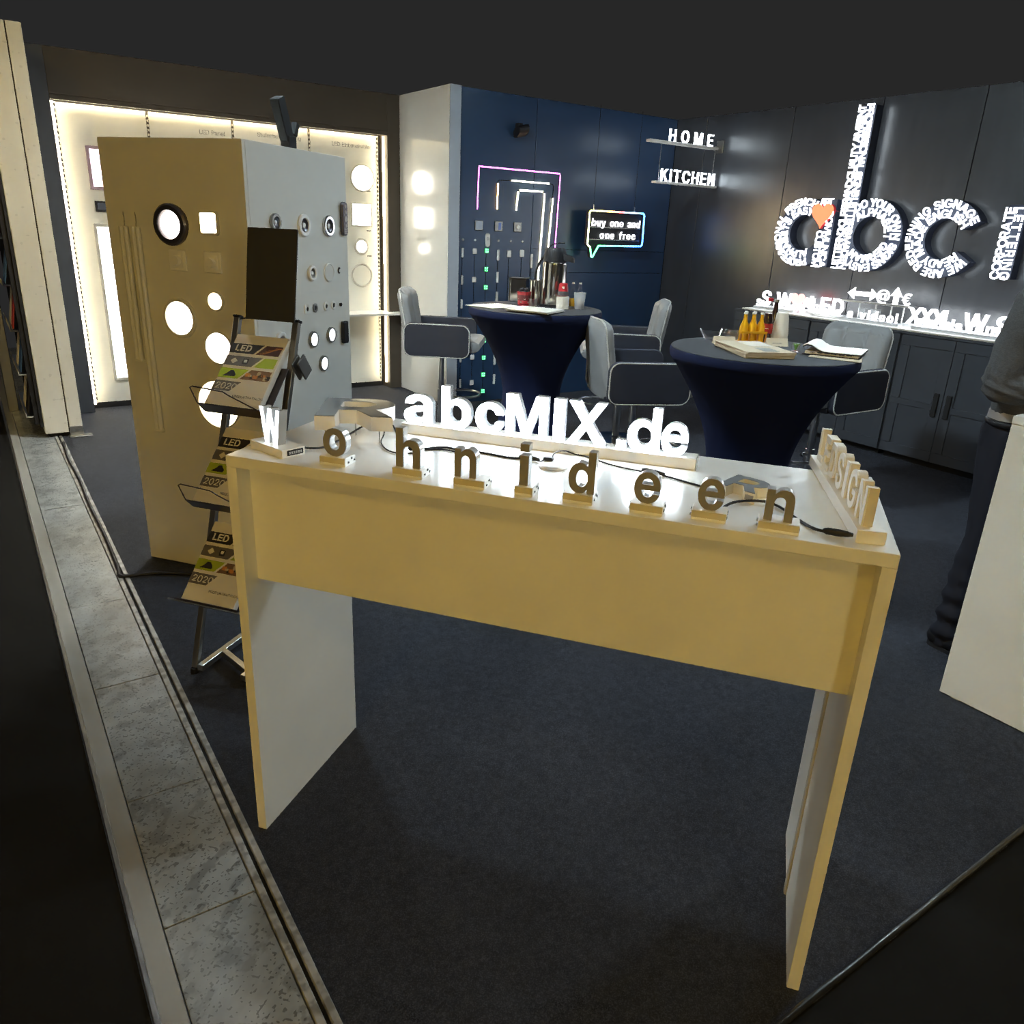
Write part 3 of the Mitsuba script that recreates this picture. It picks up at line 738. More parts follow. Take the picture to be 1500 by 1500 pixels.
# sign board, held by two wires
SM = frame(np.array([-0.530, 0.945, 1.224]), (1, 0, 0), (0.0, 0.16, 0.987))
SM[:3, 2] = np.cross(SM[:3, 0], SM[:3, 1])
put(k, 'sign_board', mv(slab(rrect(.196, .305, .003), .006, .001), SM @ frame((0.012, .1525, 0), EX, EY)), SIGNBK, label='blank dark brown sign board')
for x, x2 in ((RX0, -.605), (RX1, -.44)):
    put(k, 'wire', tube([rp(x, 1.215), rp(x2, 1.230, .005), (x2, 0.944, 1.228)], .0025, 6), BLACK)
TRAYS = [(0.935, 0.748), (0.622, 0.644), (0.302, 0.540)]
CAT_LAB = ['stack of 2020 LED product catalogues in the uppermost tray of the rack', 'stack of 2020 LED product catalogues in the middle tray of the rack', 'stack of 2020 LED product catalogues in the lowest tray of the rack']
for i, (tz, ty) in enumerate(TRAYS):
    up = np.array([0, .705, .709])
    nrm = np.array([0, -.709, .705])
    O = np.array([-0.655, ty, tz])
    M = frame(O, EX, up, nrm)
    # tray: back plate, lip, wire loop
    put(k, 'tray_plate', mv(cb(-.01, .235, 0, .20, -.006, -.0035, .0005), M), DRIM)
    put(k, 'tray_lip', mv(cb(-.012, .235, -.004, 0, -.006, .045, .0008), M), DRIM)
    if i < 2:
        put(k, 'tray_wire', mv(tube([(-.012, -.002, .042), (-.030, .03, .085), (-.022, .034, .088), (.10, .028, .085), (.125, .02, .078), (.225, -.002, .042)], .0022, 7, n=None), M), DRIM, smooth=40)
    else:
        put(k, 'tray_rail', mv(tube([(-.045, -.006, .03), (.25, -.006, .03)], .003, 7), M), ALU, smooth=40)
    c = thing('catalogue', CAT_LAB[i], 'catalogue stack', 'catalogues in the rack')
    for j in range(3):
        t0 = .001 + j * .012
        put(c, 'booklet', mv(cb(0.004 * j, .210 + .004 * j, .001, .297, t0 - .001, t0 + .0108, .001), M), PAPER)
    t = .0358
    C = M @ frame((.008, 0, t), EX, EY)

    def para(x0, x1, y0, y1, s0=.035, s1=.035):
        return Polygon([(x0, y0), (x1, y0), (x1 + s1, y1), (x0 + s0, y1)])

    def pr(name, shp, m, h=.0004):
        put(c, name, mv(ext(shp, h), C), m)
    pr('print_block', para(.0, .098, .218, .258, 0, .03), INK)
    pr('print_block', para(.108, .198, .218, .258, .03, .004), mat('photo_dark', (0.06, 0.025, 0.02), .4, .4) if 'mat_photo_dark' not in scene else 'mat_photo_dark')
    pr('print_block', para(.0, .112, .166, .206, 0, .03), INKG)
    pr('print_block', para(.122, .200, .166, .206, .03, .002), LIME)
    pr('print_block', para(.0, .080, .114, .154, 0, .03), LIME)
    pr('print_block', para(.090, .200, .114, .154, .03, .002), mat('photo_warm', (0.20, 0.11, 0.06), .4, .4) if 'mat_photo_warm' not in scene else 'mat_photo_warm')
    pr('print_block', para(.0, .072, .062, .102, 0, .03), INKG)
    up_ = .0004
    pr('lettering', affinity.translate(gly('LED', .026, 700)[0], .018, .227), PAPER, .0009)
    pr('lettering', affinity.translate(gly('2020', .024, 500)[0], .008, .070), PAPER, .0009)
    pr('lettering', affinity.translate(gly('PRODUKTKATALOG', .0095, 400)[0], .092, .040), INKG, .0006)
    pr('print_picture', affinity.translate(Polygon([(0, 0), (.046, 0), (.050, .008), (.036, .024), (.024, .024), (.014, .010)]), .018, .122), INK, .0009)
    pr('print_picture', affinity.translate(Polygon([(0, .012), (.014, 0), (.028, .012), (.014, .026)]), .022, .173), PAPER, .0009)
    pr('print_picture', affinity.translate(rrect(.022, .022, .003), .082, .186), INK, .0009)
    pr('print_picture', affinity.translate(rrect(.012, .012, .001), .082, .187), PAPERG, .0012)
    for q in range(4):
        xx = np.linspace(0, .07, 8)
        pr('print_picture', LineString(np.c_[.125 + q * .008 + xx * .8, .222 + (.03 - q * .006) * (xx / .07) ** 2 + q * .006]).buffer(.0009), ORANGEP, .0009)
    rng = np.random.default_rng(5)
    for q in range(9):
        pr('print_picture', affinity.translate(rrect(.010 + .01 * rng.random(), .008 + .008 * rng.random(), .002), .115 + .010 * q, .122 + .022 * rng.random()), (ORANGEP, KRAFT, INK)[q % 3], .0008)

# folders standing behind the rack's right rail
k = thing('folder', 'thin grey folders pushed in behind the right upright of the brochure rack', 'folder')
for j in range(2):
    put(k, 'leaf', mv(cb(.0, .008, 0, .05, 0, .075, .001), frame((-.412 + j * .014, .935 + .015 * j, 1.03 + .0 * j), (1, 0, 0), (0, .8, .6), None)), ALUD)

# ================================================================== SAMPLES ON THE LIT DISPLAY WALL
LP = lambda b, z, o=0.0: frame(W(AD + o, b, z), E2, EZ, E1)
def panel_lamp(label, b, z, w, h, fr, frm, col, pw, wgt=.6):
    kk = thing('panel_lamp', label, 'LED panel', 'LED panels on the lit display wall')
    M = LP(b, z)
    put(kk, 'frame', mv(ext(rrect(w, h, .003, 2).difference(rrect(w - 2 * fr, h - 2 * fr, .001, 2)), .016), M), frm)
    put(kk, 'diffuser', mv(ext(rrect(w - 2 * fr + .001, h - 2 * fr + .001, .001, 2), .011), M), WHITE, em=emit(col, pw, wgt))
panel_lamp('square panel lamp glowing pale pink at the left of the lit display wall', 0.642, 1.852, .30, .31, .022, mat('mauve_frame', (.36, .27, .33), .4, .4), (1, .72, .93), 2.2)
panel_lamp('tall narrow panel lamp reaching nearly to the floor at the left of the display wall', 0.560, 0.835, .17, 1.23, .022, RIM, (.97, 1, .93), 6.0, .8)
panel_lamp('square glowing panel lamp under the round one on the display wall', 2.726, 1.608, .205, .205, .010, RIM, NEUT, 7)
def wall_round(label, b, z, r, rim, lit):
    kk = thing('round_panel_lamp', label, 'LED panel', 'LED panels on the lit display wall')
    put(kk, 'rim', mv(ring(r, r + rim, .016), LP(b, z)), RIM, smooth=30)
    if lit:
        put(kk, 'diffuser', mv(disc(r, .011, 36), LP(b, z)), WHITE, em=emit(NEUT, 7, .5))
    else:
        put(kk, 'diffuser', mv(disc(r, .009, 36), LP(b, z)), DISPLAY)
wall_round('round glowing panel lamp, topmost on the right of the display wall', 2.742, 1.923, .104, .014, True)
wall_round('small round lit lamp in a grey ring under the square panel', 2.718, 1.329, .052, .022, True)
wall_round('unlit round lamp with a grey ring, lowest on the right of the display wall', 2.717, 1.070, .092, .016, False)
k = thing('wall_controller', 'black wall controller between the pink panel and the tall panel', 'controller')
put(k, 'housing', mv(slab(rrect(.115, .078, .004), .016, .003), LP(.565, 1.578)), BLACK)
put(k, 'display', mv(ext(rrect(.085, .05, .002), .0175), LP(.565, 1.578)), mat('lcd', (.05, .06, .09), .15, .6))
for b, z in ((2.80, 1.815), (2.80, 1.47), (2.80, 1.245)):
    k = thing('price_tag', {1.815: 'tiny label under the round glowing panel lamp', 1.47: 'tiny label under the square glowing panel lamp', 1.245: 'tiny label under the small ringed lamp'}[z], 'label')
    put(k, None, mv(cb(-.022, .022, -.006, .006, 0, .001, 0), LP(b, z)), GREYL)

# ================================================================== SAMPLES ON THE STRIP WALL
SW = lambda b, z, o=0.0: frame(W(AW + o, b, z), E2, EZ, E1)
def strip(kk, p0, p1, col, pw, wd=.011, wgt=.3):
    p0, p1 = np.array(p0), np.array(p1)
    d = p1 - p0
    n = np.linalg.norm(d)
    d = d / n
    M = frame(W(AW, *p0), E2 * d[0] + EZ * d[1], -E2 * d[1] + EZ * d[0], E1)
    put(kk, 'channel', mv(cb(0, n, -wd * .62, wd * .62, 0, .010, .001), M), ALUD)
    put(kk, 'diode_strip', mv(cb(.002, n - .002, -wd / 2, wd / 2, .0095, .012, 0), M), WHITE, em=emit(col, pw, wgt))
PUR = (1.0, .10, .95)
k = thing('led_strip', 'purple glowing LED strip bent into a tall square arch on the dark blue wall', 'LED strip')
for a, b in (((3.349, 1.69), (3.357, 2.028)), ((3.352, 2.034), (4.228, 2.034)), ((4.230, 2.028), (4.214, 1.33))):
    strip(k, a, b, PUR, 2.0, .013)
k = thing('led_strip', 'orange-white LED strip arch with black corner wires inside the purple arch', 'LED strip')
for a, b, c in (((3.553, 1.70), (3.557, 1.915), (1, .50, .14)), ((3.697, 1.943), (4.112, 1.943), (1, .78, .42)), ((4.160, 1.825), (4.132, 1.33), (1, .78, .42))):
    strip(k, a, b, c, 34.0, .013, 2.0)
for pts in ([(3.557, 1.915), (3.557, 1.93), (3.57, 1.938), (3.697, 1.943)], [(4.112, 1.943), (4.15, 1.94), (4.163, 1.925), (4.161, 1.825)]):
    put(k, 'wire', tube([W(AW + .004, b, z) for b, z in pts], .0028, 6), BLACK, smooth=True)
k = thing('led_strip', 'innermost pale yellow LED strip arch with one long leg behind the vacuum jug', 'LED strip')
for a, b in (((3.757, 1.70), (3.772, 1.858)), ((3.786, 1.870), (4.048, 1.872)), ((4.064, 1.860), (4.034, 1.06))):
    strip(k, a, b, (1, .76, .42), 38.0, .015, 2.5)
for pts in ([(3.772, 1.858), (3.774, 1.868), (3.786, 1.870)], [(4.048, 1.872), (4.06, 1.870), (4.064, 1.860)]):
    put(k, 'wire', tube([W(AW + .004, b, z) for b, z in pts], .0025, 6), BLACK)
for b, lab, kind in ((3.372, 'square mirrored touch controller at the left under the purple strip', 0), (3.578, 'square touch controller with a blue screen, middle of three', 1), (3.782, 'square controller with a round white knob, right of three', 2)):
    k = thing('touch_controller', lab, 'controller', 'controllers under the LED strip arches')
    M = SW(b, 1.562)
    put(k, 'plate', mv(slab(rrect(.082, .082, .004), .012, .003), M), ALUD)
    if kind == 1:
        put(k, 'screen', mv(cb(-.005, .024, -.030, .030, .010, .013, 0), M), mat('screen_blue', (.10, .16, .42), .12, .6))
    elif kind == 2:
        put(k, 'knob', mv(disc(.020, .024, 24, .003), M), WHITE, smooth=35)
    else:
        put(k, 'glass', mv(cb(-.034, .034, -.034, .034, .011, .013, 0), M), mat('smoke_glass', (.20, .22, .25), .2, .6, .6))
k = thing('remote_control', 'small white remote control above the chain of green lights', 'remote control')
put(k, 'body', mv(slab(rrect(.046, .115, .021), .016, .004), SW(3.466, 1.443)), WHITE)
put(k, 'wheel', mv(ring(.006, .013, .0185, 24), SW(3.466, 1.455)), DRIM)
for b in (3.217, 3.342, 3.586, 3.718, 3.846):
    k = thing('push_button', 'tiny white push button above the module chains, %s' % {3.217: 'leftmost', 3.342: 'second from the left', 3.586: 'right of the white remote', 3.718: 'second right of the white remote', 3.846: 'rightmost'}[b], 'button', 'push buttons on the dark blue wall')
    put(k, None, mv(lathe([(0, 0), (.010, 0), (.009, .006), (0, .008)], 14), SW(b, 1.440)), WHITE, smooth=30)
MODG = 'module chains on the dark blue wall'
def chain(label, b, mods, w, h, zbot=None, lit=None, cat_='LED module chain', drift=0.0, M_=GLOSSW):
    kk = thing('module_chain', label, cat_, MODG)
    for z in mods:
        M = SW(b, z)
        q = put(kk, 'module', mv(cb(-w / 2, w / 2, -h / 2, h / 2, .002, .010, .0015), M), M_ if lit is None else mat('green_module', (.05, .3, .1), .4, .4) if 'mat_green_module' not in scene else 'mat_green_module')
        if lit is not None:
            for x, y in ((-.010, .010), (.010, .010), (-.010, -.010), (.010, -.010)):
                put(q, 'diode', mv(cb(x - .0075, x + .0075, y - .0075, y + .0075, .010, .0135, .001), M), WHITE, em=emit(lit, 1.6, .06))
    put(kk, 'wire', tube([W(AW + .003, b, max(mods) + h / 2), W(AW + .003, b, (zbot if zbot is not None else min(mods)))], .0022, 5), BLACK)
chain('leftmost chain of slim white LED modules on the dark blue wall', 3.212, [1.333, 1.104, .899, .66, .42, .185], .020, .080)
chain('chain of small square white LED modules, second from the left', 3.337, [1.347, 1.107, .42, .183], .040, .046, .183)
chain('chain of glowing green LED modules hanging down the dark blue wall', 3.460, [1.354 - .1575 * i for i in range(9)], .042, .042, lit=(.03, 1.0, .20))
chain('chain of long white LED modules right of the green lights', 3.584, [1.318, 1.127, .953, .77, .595, .381, .20], .024, .092)
chain('single square white LED module on a long wire, right of the long modules', 3.702, [1.332], .042, .060, .19)
chain('square white LED module above the napkin holder', 3.844, [1.338], .048, .062, .75)
chain('tall white LED module with a thick dark edge left of the yellow strip', 3.955, [1.272], .026, .125, .70)
# spot lamp high on this wall
k = thing('wall_spotlight', 'black spotlight high above the purple LED strip', 'spotlight')
put(k, 'bracket', mv(cb(AW, AW + .06, 3.72, 3.76, 2.34, 2.40, .003), RM), BLACKM)
put(k, 'head', mv(lathe([(0, 0), (.05, 0), (.055, .02), (.055, .12), (.050, .125), (.046, .10), (0, .098)], 28), frame(W(AW + .05, 3.70, 2.325), (.3, -.5, .81), E1, None)), BLACK, smooth=35)
put(k, 'lens', mv(disc(.044, .004, 24), frame(W(AW + .05, 3.70, 2.325), (.3, -.5, .81), E1, None) @ frame((0, 0, .099), EX, EY)), mat('blue_lens', (.10, .14, .5), .1, .6))

# ================================================================== HANGING NEON BUBBLE
ABU = -4.25
k = thing('neon_bubble_sign', 'speech bubble neon sign reading buy one and one free, hung on thin cables', 'neon sign')
out = [(4.560, 1.424), (4.500, 1.424), (4.486, 1.440), (4.486, 1.718), (4.500, 1.736), (5.160, 1.736), (5.177, 1.718), (5.182, 1.452), (5.166, 1.433), (4.622, 1.424), (4.556, 1.322), (4.545, 1.330), (4.530, 1.408)]
BUB = [(4.500, 1.424), (4.486, 1.440), (4.486, 1.718), (4.500, 1.736), (5.160, 1.736), (5.177, 1.718), (5.182, 1.452), (5.166, 1.433), (4.622, 1.426), (4.556, 1.322), (4.540, 1.328), (4.522, 1.415)]
plt_ = Polygon(BUB).buffer(.006, join_style=1)
# the backing plate lies in the (b, z) plane
put(k, 'back_plate', mv(ext(plt_, .02), frame(W(ABU - .035, 0, 0), E2, EZ, E1)), BLACK)
put(k, 'edge_band', mv(ext(plt_.difference(Polygon(BUB).buffer(-.012)), .035), frame(W(ABU - .035, 0, 0), E2, EZ, E1)), DRIM)
ringp = BUB + [BUB[0]]
def bubble_col(b, z):
    keys = [((4.5, 1.72), (.75, .90, .12)), ((4.72, 1.736), (1, .6, .08)), ((4.85, 1.736), (1, .05, .05)), ((4.93, 1.736), (.10, .35, 1)), ((5.17, 1.70), (.03, .30, 1)), ((5.17, 1.45), (.02, .20, 1)), ((4.85, 1.43), (.03, .55, .75)), ((4.62, 1.424), (.03, 1, .22)), ((4.55, 1.33), (.05, 1, .30)), ((4.49, 1.47), (.6, 1, .35)), ((4.487, 1.6), (.85, .95, .35))]
    w = np.array([1 / (1e-5 + (b - kb) ** 2 + (z - kz) ** 2) ** 2.0 for (kb, kz), _ in keys])
    c = (w[:, None] * np.array([c for _, c in keys])).sum(0) / w.sum()
    return np.clip(c, .01, 1)
for i in range(len(BUB)):
    p, q = np.array(ringp[i]), np.array(ringp[i + 1])
    n = max(1, int(round(np.linalg.norm(q - p) / .085)))
    for j in range(n):
        s, e = p + (q - p) * j / n, p + (q - p) * (j + 1) / n
        mid = (s + e) / 2
        put(k, 'neon_tube', tube([W(ABU + .006, *s), W(ABU + .006, *e)], .0085, 8), WHITE, smooth=40, em=emit(bubble_col(*mid), 3.0, .15))
def put_text(kk, text, b0, b1, z, h, Mf, depth, m, em, name='letter', weight=650, gap=None):
    """letters of a line, spread from b0 to b1; each letter is a part"""
    chars = [(c, gly(c, h, weight) if c != ' ' else None) for c in text]
    ws = [(g[0].bounds[2] - g[0].bounds[0]) if g else h * .42 for c, g in chars]
    gap_ = ((b1 - b0) - sum(ws)) / max(1, len(ws) - 1)
    x = b0
    for (c, g), w in zip(chars, ws):
        if g:
            base, _ = letter_ply(c, h, depth, weight)
            put(kk, name, base, m, M=Mf(x - g[0].bounds[0], z), em=em)
        x += w + gap_
BT = lambda b, z: frame(W(ABU - .006, b, z), E2, EZ, E1)
put_text(k, 'buy one and', 4.528, 5.135, 1.602, .068, BT, .012, WHITE, emit((.92, .96, 1), 1.3, .05), weight=560)
put_text(k, 'one free', 4.638, 5.085, 1.492, .068, BT, .012, WHITE, emit((.92, .96, 1), 1.3, .05), weight=560)
for z, b0, b1 in ((1.592, 4.51, 5.15), (1.482, 4.51, 5.15)):
    put(k, 'letter_rail', mv(cb(ABU - .015, ABU - .007, b0, b1, z - .004, z + .006, .001), RM), ALUD)
for b in (4.556, 5.065):
    put(k, 'cable', tube([W(ABU - .02, b, 1.738), W(ABU - .02, b - .006, 1.80), W(ABU - .02, b - .006, HT)], .0022, 6), BLACK)
    put(k, 'cable_grip', tube([W(ABU - .02, b, 1.738), W(ABU - .02, b - .003, 1.79)], .006, 8), ALU)

# ================================================================== HOME / KITCHEN
AHS = -3.80
k = thing('hanging_letter_sign', 'glowing HOME and KITCHEN letters on two rails fixed to the dark wall', 'letter sign')
HM = lambda b, z: frame(W(AHS, b, z), E2, EZ, E1)
put(k, 'rail', mv(cb(AHS - .035, AHS + .02, 4.73, 5.60, 2.313, 2.336, .002), RM), WHITE)
put(k, 'rail', mv(cb(AHS - .035, AHS + .02, 4.835, 5.635, 1.985, 2.005, .002), RM), WHITE)
put_text(k, 'HOME', 4.965, 5.525, 2.337, .100, HM, .014, WHITE, emit(COOL, 4.0, .25), weight=560)
put_text(k, 'KITCHEN', 4.907, 5.605, 2.006, .104, HM, .014, WHITE, emit(COOL, 4.0, .25), weight=560)
for b in (4.905, 5.60):
    put(k, 'rod', tube([W(AHS - .02, b, 2.005), W(AHS - .02, b, 2.313)], .0028, 6), ALU)
put(k, 'bracket', mv(cat(cb(AHS - .045, AHS + .035, BW - .012, BW, 2.29, 2.40, .002), cb(AHS - .02, AHS + .01, 5.59, BW - .01, 2.325, 2.350, .002)), RM), ALUD, label='steel wall bracket')

# ================================================================== THE BIG LETTERS ON THE DARK WALL
BF = 5.53
wl_em = emit((.84, .93, 1.0), 3.0, .06)
LF = lambda a, z, ang=0.0: frame(W(a, BF, z), E1 * math.cos(ang) + EZ * math.sin(ang), -E1 * math.sin(ang) + EZ * math.cos(ang), -E2)
HL = .060
def ring_text(kk, text, cx, cz, r, a0, a1, h=HL):
    """clockwise from angle a0 to a1 (degrees), letter tops outward"""
    cs = list(text)
    ws = [(gly(c, h, 660)[1] if c != ' ' else h * .35) for c in cs]
    tot = sum(ws)
    pos = 0
    span = a0 - a1
    for c, w in zip(cs, ws):
        mid = (pos + w / 2) / tot
        pos += w
        if c == ' ':
            continue
        ang = math.radians(a0 - span * mid)
        g = gly(c, h, 660)[0].bounds
        tang = ang - math.pi / 2
        o = np.array([cx + r * math.cos(ang), cz + r * math.sin(ang)]) - np.array([math.cos(tang), math.sin(tang)]) * (g[0] + g[2]) / 2
        put(kk, 'small_letter', letter_ply(c, h, .012, 660)[0], WHITE, M=LF(o[0], o[1], tang), em=wl_em)
def line_text(kk, text, p0, p1, h=HL):
    """along p0 -> p1, baseline on the line"""
    p0, p1 = np.array(p0, float), np.array(p1, float)
    d = p1 - p0
    n = np.linalg.norm(d)
    ang = math.atan2(d[1], d[0])
    cs = list(text)
    ws = [(gly(c, h, 660)[0].bounds[2] - gly(c, h, 660)[0].bounds[0] if c != ' ' else h * .3) for c in cs]
    gap_ = (n - sum(ws)) / max(1, len(ws) - 1)
    x = 0
    for c, w in zip(cs, ws):
        if c != ' ':
            o = p0 + d / n * (x - gly(c, h, 660)[0].bounds[0])
            put(kk, 'small_letter', letter_ply(c, h, .012, 660)[0], WHITE, M=LF(o[0], o[1], ang), em=wl_em)
        x += w + gap_
def back(kk, poly):
    put(kk, 'letter_body', mv(ext(poly, BW - BF - .030), frame(W(0, BW - .001, 0), E1, EZ, -E2)), NAVYB, label='dark letter body')
NAVYB = mat('navy_body', (.010, .013, .024), .6, .3)
annulus = lambda cx, cz, r0, r1: affinity.translate(Point(0, 0).buffer(r1, quad_segs=16).difference(Point(0, 0).buffer(r0, quad_segs=16)), cx, cz)
# a
k = thing('wall_letter', 'huge letter a made of small lit words, with a red heart in it', 'letter sign', )
ca, cz = -2.668, 1.620
ring_text(k, 'PROFESSIONAL FRENCH', ca, cz, .212, 292, 62)
ring_text(k, 'ALPHABETS EASY', ca, cz, .142, 300, 62)
line_text(k, 'COMMUNICA', (-2.452, 1.80), (-2.452, 1.35))
line_text(k, 'CUSTOM', (-2.520, 1.640), (-2.520, 1.352))
line_text(k, 'ART', (-2.535, 1.832), (-2.412, 1.832), .058)
hrt = []
for t in np.linspace(0, 2 * np.pi, 48, endpoint=False):
    hrt.append((16 * math.sin(t) ** 3, 13 * math.cos(t) - 5 * math.cos(2 * t) - 2 * math.cos(3 * t) - math.cos(4 * t)))
HEART = Polygon(hrt)
put(k, 'heart', mv(ext(affinity.translate(affinity.scale(HEART, .0062, .0066, origin=(0, 0)), -2.497, 1.768), .014), frame(W(0, BF, 0), E1, EZ, -E2)), REDP, em=emit((1.0, .17, .07), 1.3, .3), label='glowing orange-red heart')
put(k, 'heart_side', mv(ext(affinity.translate(affinity.scale(HEART, .0062, .0066, origin=(0, 0)), -2.497, 1.768), .08), frame(W(0, BF + .0805, 0), E1, EZ, -E2)), REDD, label='red heart side')
back(k, union_all([annulus(ca, cz, .138, .272), sbox(-2.520, 1.352, -2.394, 1.885)]).buffer(-.004))
# b
k = thing('wall_letter', 'huge letter b made of small lit words with a very tall stem', 'letter sign')
cb_, cz = -2.058, 1.615
line_text(k, 'LETTERING OUR BRAND QUALITY AMBIENT', (-2.268, 1.352), (-2.268, 2.56))
line_text(k, 'PROFESSIONAL SIGNS LETTERS MADE IN', (-2.258, 2.56), (-2.258, 1.352))
ring_text(k, 'DO YOUR OWN SIGNS EASY', cb_, cz, .212, 128, -122)
ring_text(k, 'ALPHABET GERMAN', cb_, cz, .142, 135, -135)
back(k, union_all([annulus(cb_, cz, .138, .272), sbox(-2.322, 1.355, -2.200, 2.56)]).buffer(-.004))
# c
k = thing('wall_letter', 'huge letter c made of small lit words', 'letter sign')
cc, cz = -1.462, 1.610
ring_text(k, 'WE ARE REDEFINING SIGNAGE', cc, cz, .212, 326, 26)
ring_text(k, 'READY MADE ENGLISH', cc, cz, .142, 322, 28)
wedge = Polygon([(cc, cz), (cc + .6, cz + .6 * math.tan(math.radians(27))), (cc + .6, cz - .6 * math.tan(math.radians(33)))])
back(k, annulus(cc, cz, .138, .272).difference(wedge).buffer(-.004))
# M
k = thing('wall_letter', 'huge letter M made of small lit words above the person', 'letter sign')
line_text(k, 'CORPORATE', (-1.005, 1.36), (-1.005, 1.83))
line_text(k, 'LETTERING', (-1.000, 1.83), (-1.000, 1.36))
line_text(k, 'MEXICAN', (-.940, 1.84), (-.740, 1.40))
line_text(k, 'FREEDOM', (-.872, 1.86), (-.682, 1.44))
line_text(k, 'SPANISH', (-.585, 1.44), (-.395, 1.86))
line_text(k, 'ITALIAN', (-.515, 1.40), (-.315, 1.84))
line_text(k, 'NUMBERS', (-.236, 1.36), (-.236, 1.83))
line_text(k, 'SYMBOLS', (-.230, 1.83), (-.230, 1.36))
back(k, union_all([sbox(-1.066, 1.36, -.940, 1.85), sbox(-.296, 1.36, -.170, 1.85), Polygon([(-.96, 1.86), (-.81, 1.86), (-.633, 1.50), (-.45, 1.86), (-.30, 1.86), (-.54, 1.37), (-.735, 1.37)])]).buffer(-.004))

# ================================================================== SIDEBOARD
SBF, SZ = 5.28, 0.945
SG = 'dark sideboard units under the big letters'
units = [(-3.055, -2.265, 'dark sideboard unit at the left, behind the bottles on the table'), (-2.255, -1.475, 'dark sideboard unit partly behind the stool at the right bar table'), (-1.465, -0.655, 'dark sideboard unit with two panelled doors left of the person'), (-0.645, 0.165, 'dark sideboard unit behind the person')]
for a0, a1, lab in units:
    k = thing('sideboard', lab, 'cabinet', SG)
    put(k, 'carcass', mv(cb(a0, a1, SBF + .021, BW - .002, .05, SZ - .003, .002), RM), DARKW)
    put(k, 'plinth', mv(cb(a0 + .02, a1 - .02, SBF + .06, BW - .02, 0, .05, 0), RM), BLACKM)
    put(k, 'top', mv(cb(a0 - .004, a1 + .004, SBF - .008, BW - .002, SZ - .003, SZ + .016, .002), RM), DARKW)
    am = (a0 + a1) / 2
    for d0, d1, hx in ((a0 + .004, am - .002, am - .046), (am + .002, a1 - .004, am + .046)):
        q = put(k, 'door', mv(cb(d0, d1, SBF + .008, SBF + .020, .055, SZ - .006, .001), RM), DARKW)
        fw = .075
        for r_ in ((d0, d1, SZ - .006 - fw, SZ - .006), (d0, d1, .055, .055 + fw), (d0, d1, .43, .43 + .045), (d0, d0 + fw, .055 + fw, .43), (d0, d0 + fw, .475, SZ - .006 - fw), (d1 - fw, d1, .055 + fw, .43), (d1 - fw, d1, .475, SZ - .006 - fw)):
            put(q, 'rail', mv(cb(r_[0] + .0004, r_[1] - .0004, SBF - .002, SBF + .008, r_[2] + .0004, r_[3] - .0004, .0015), RM), DARKW)
        put(q, 'handle', mv(cb(hx - .018, hx + .018, SBF - .018, SBF - .002, .39, .56, .003), RM), BLACKM)
for ii, (a0, a1) in enumerate(((-2.975, -1.50), (-1.497, .165))):
    k = thing('sign_shelf', ('clear white edged top plate on the left half of the sideboards', 'clear white edged top plate on the right half of the sideboards')[ii], 'worktop')
    put(k, None, mv(cb(a0, a1, SBF - .012, BW - .004, SZ + .0165, SZ + .030, .002), RM), WHITE)
ZS = SZ + .0305
def stand_sign(label, text, a0, a1, b, h, pw=2.6, bar=True, z=ZS, bz=.022, wgt=.12):
    kk = thing('letter_sign', label, 'letter sign', 'lit letter signs on the sideboard')
    put(kk, 'bar', mv(cb(a0 - .02, a1 + .02, b - .02, b + .04, z, z + bz, .0015), RM), ACRYL)
    Mf = lambda a, zz: frame(W(a, b, zz), E1, EZ, -E2)
    em = emit((.90, .96, 1), pw, wgt)
    put_text(kk, text, a0, a1, z + bz + .0005, h, Mf, .012, WHITE, em, 'letter', 750)
    return kk
stand_sign('lit letters SW at the left end of the sideboard, back row', 'SW', -2.945, -2.62, 5.49, .125)
stand_sign('lit letters Style in front at the left end of the sideboard', 'Style', -2.905, -2.52, 5.375, .060)
stand_sign('lit letters NAL between the first letters and LED', 'NAL', -2.66, -2.40, 5.56, .10)
k = thing('heart_light', 'red lit heart between the letters at the left of the sideboard', 'heart light')
put(k, 'heart', mv(ext(affinity.translate(affinity.scale(HEART, .0042, .0046, origin=(0, 0)), -2.540, ZS + .022 + .080), .012), frame(W(0, 5.45, 0), E1, EZ, -E2)), REDP, em=emit((1.0, .22, .2), 2.2, .1))
put(k, 'stand', mv(cb(-2.58, -2.50, 5.43, 5.48, ZS, ZS + .024, .001), RM), ACRYL)
stand_sign('big lit letters LED on the sideboard', 'LED', -2.43, -2.105, 5.47, .125)
stand_sign('lit words Take a video! in front on the sideboard', 'Take a video!', -2.31, -1.575, 5.37, .070)
stand_sign('big lit letters XXXL on the sideboard', 'XXXL', -1.575, -1.215, 5.49, .125)
stand_sign('lit word models in front on the sideboard', 'models', -1.435, -1.09, 5.37, .078)
stand_sign('big lit letters WS beside the person', 'WS', -1.150, -.825, 5.49, .125)
stand_sign('lit word films in front of the big letters WS', 'films', -1.045, -.76, 5.36, .085)
stand_sign('big lit letters ABC behind the person', 'ABC', -.70, -.35, 5.49, .125)
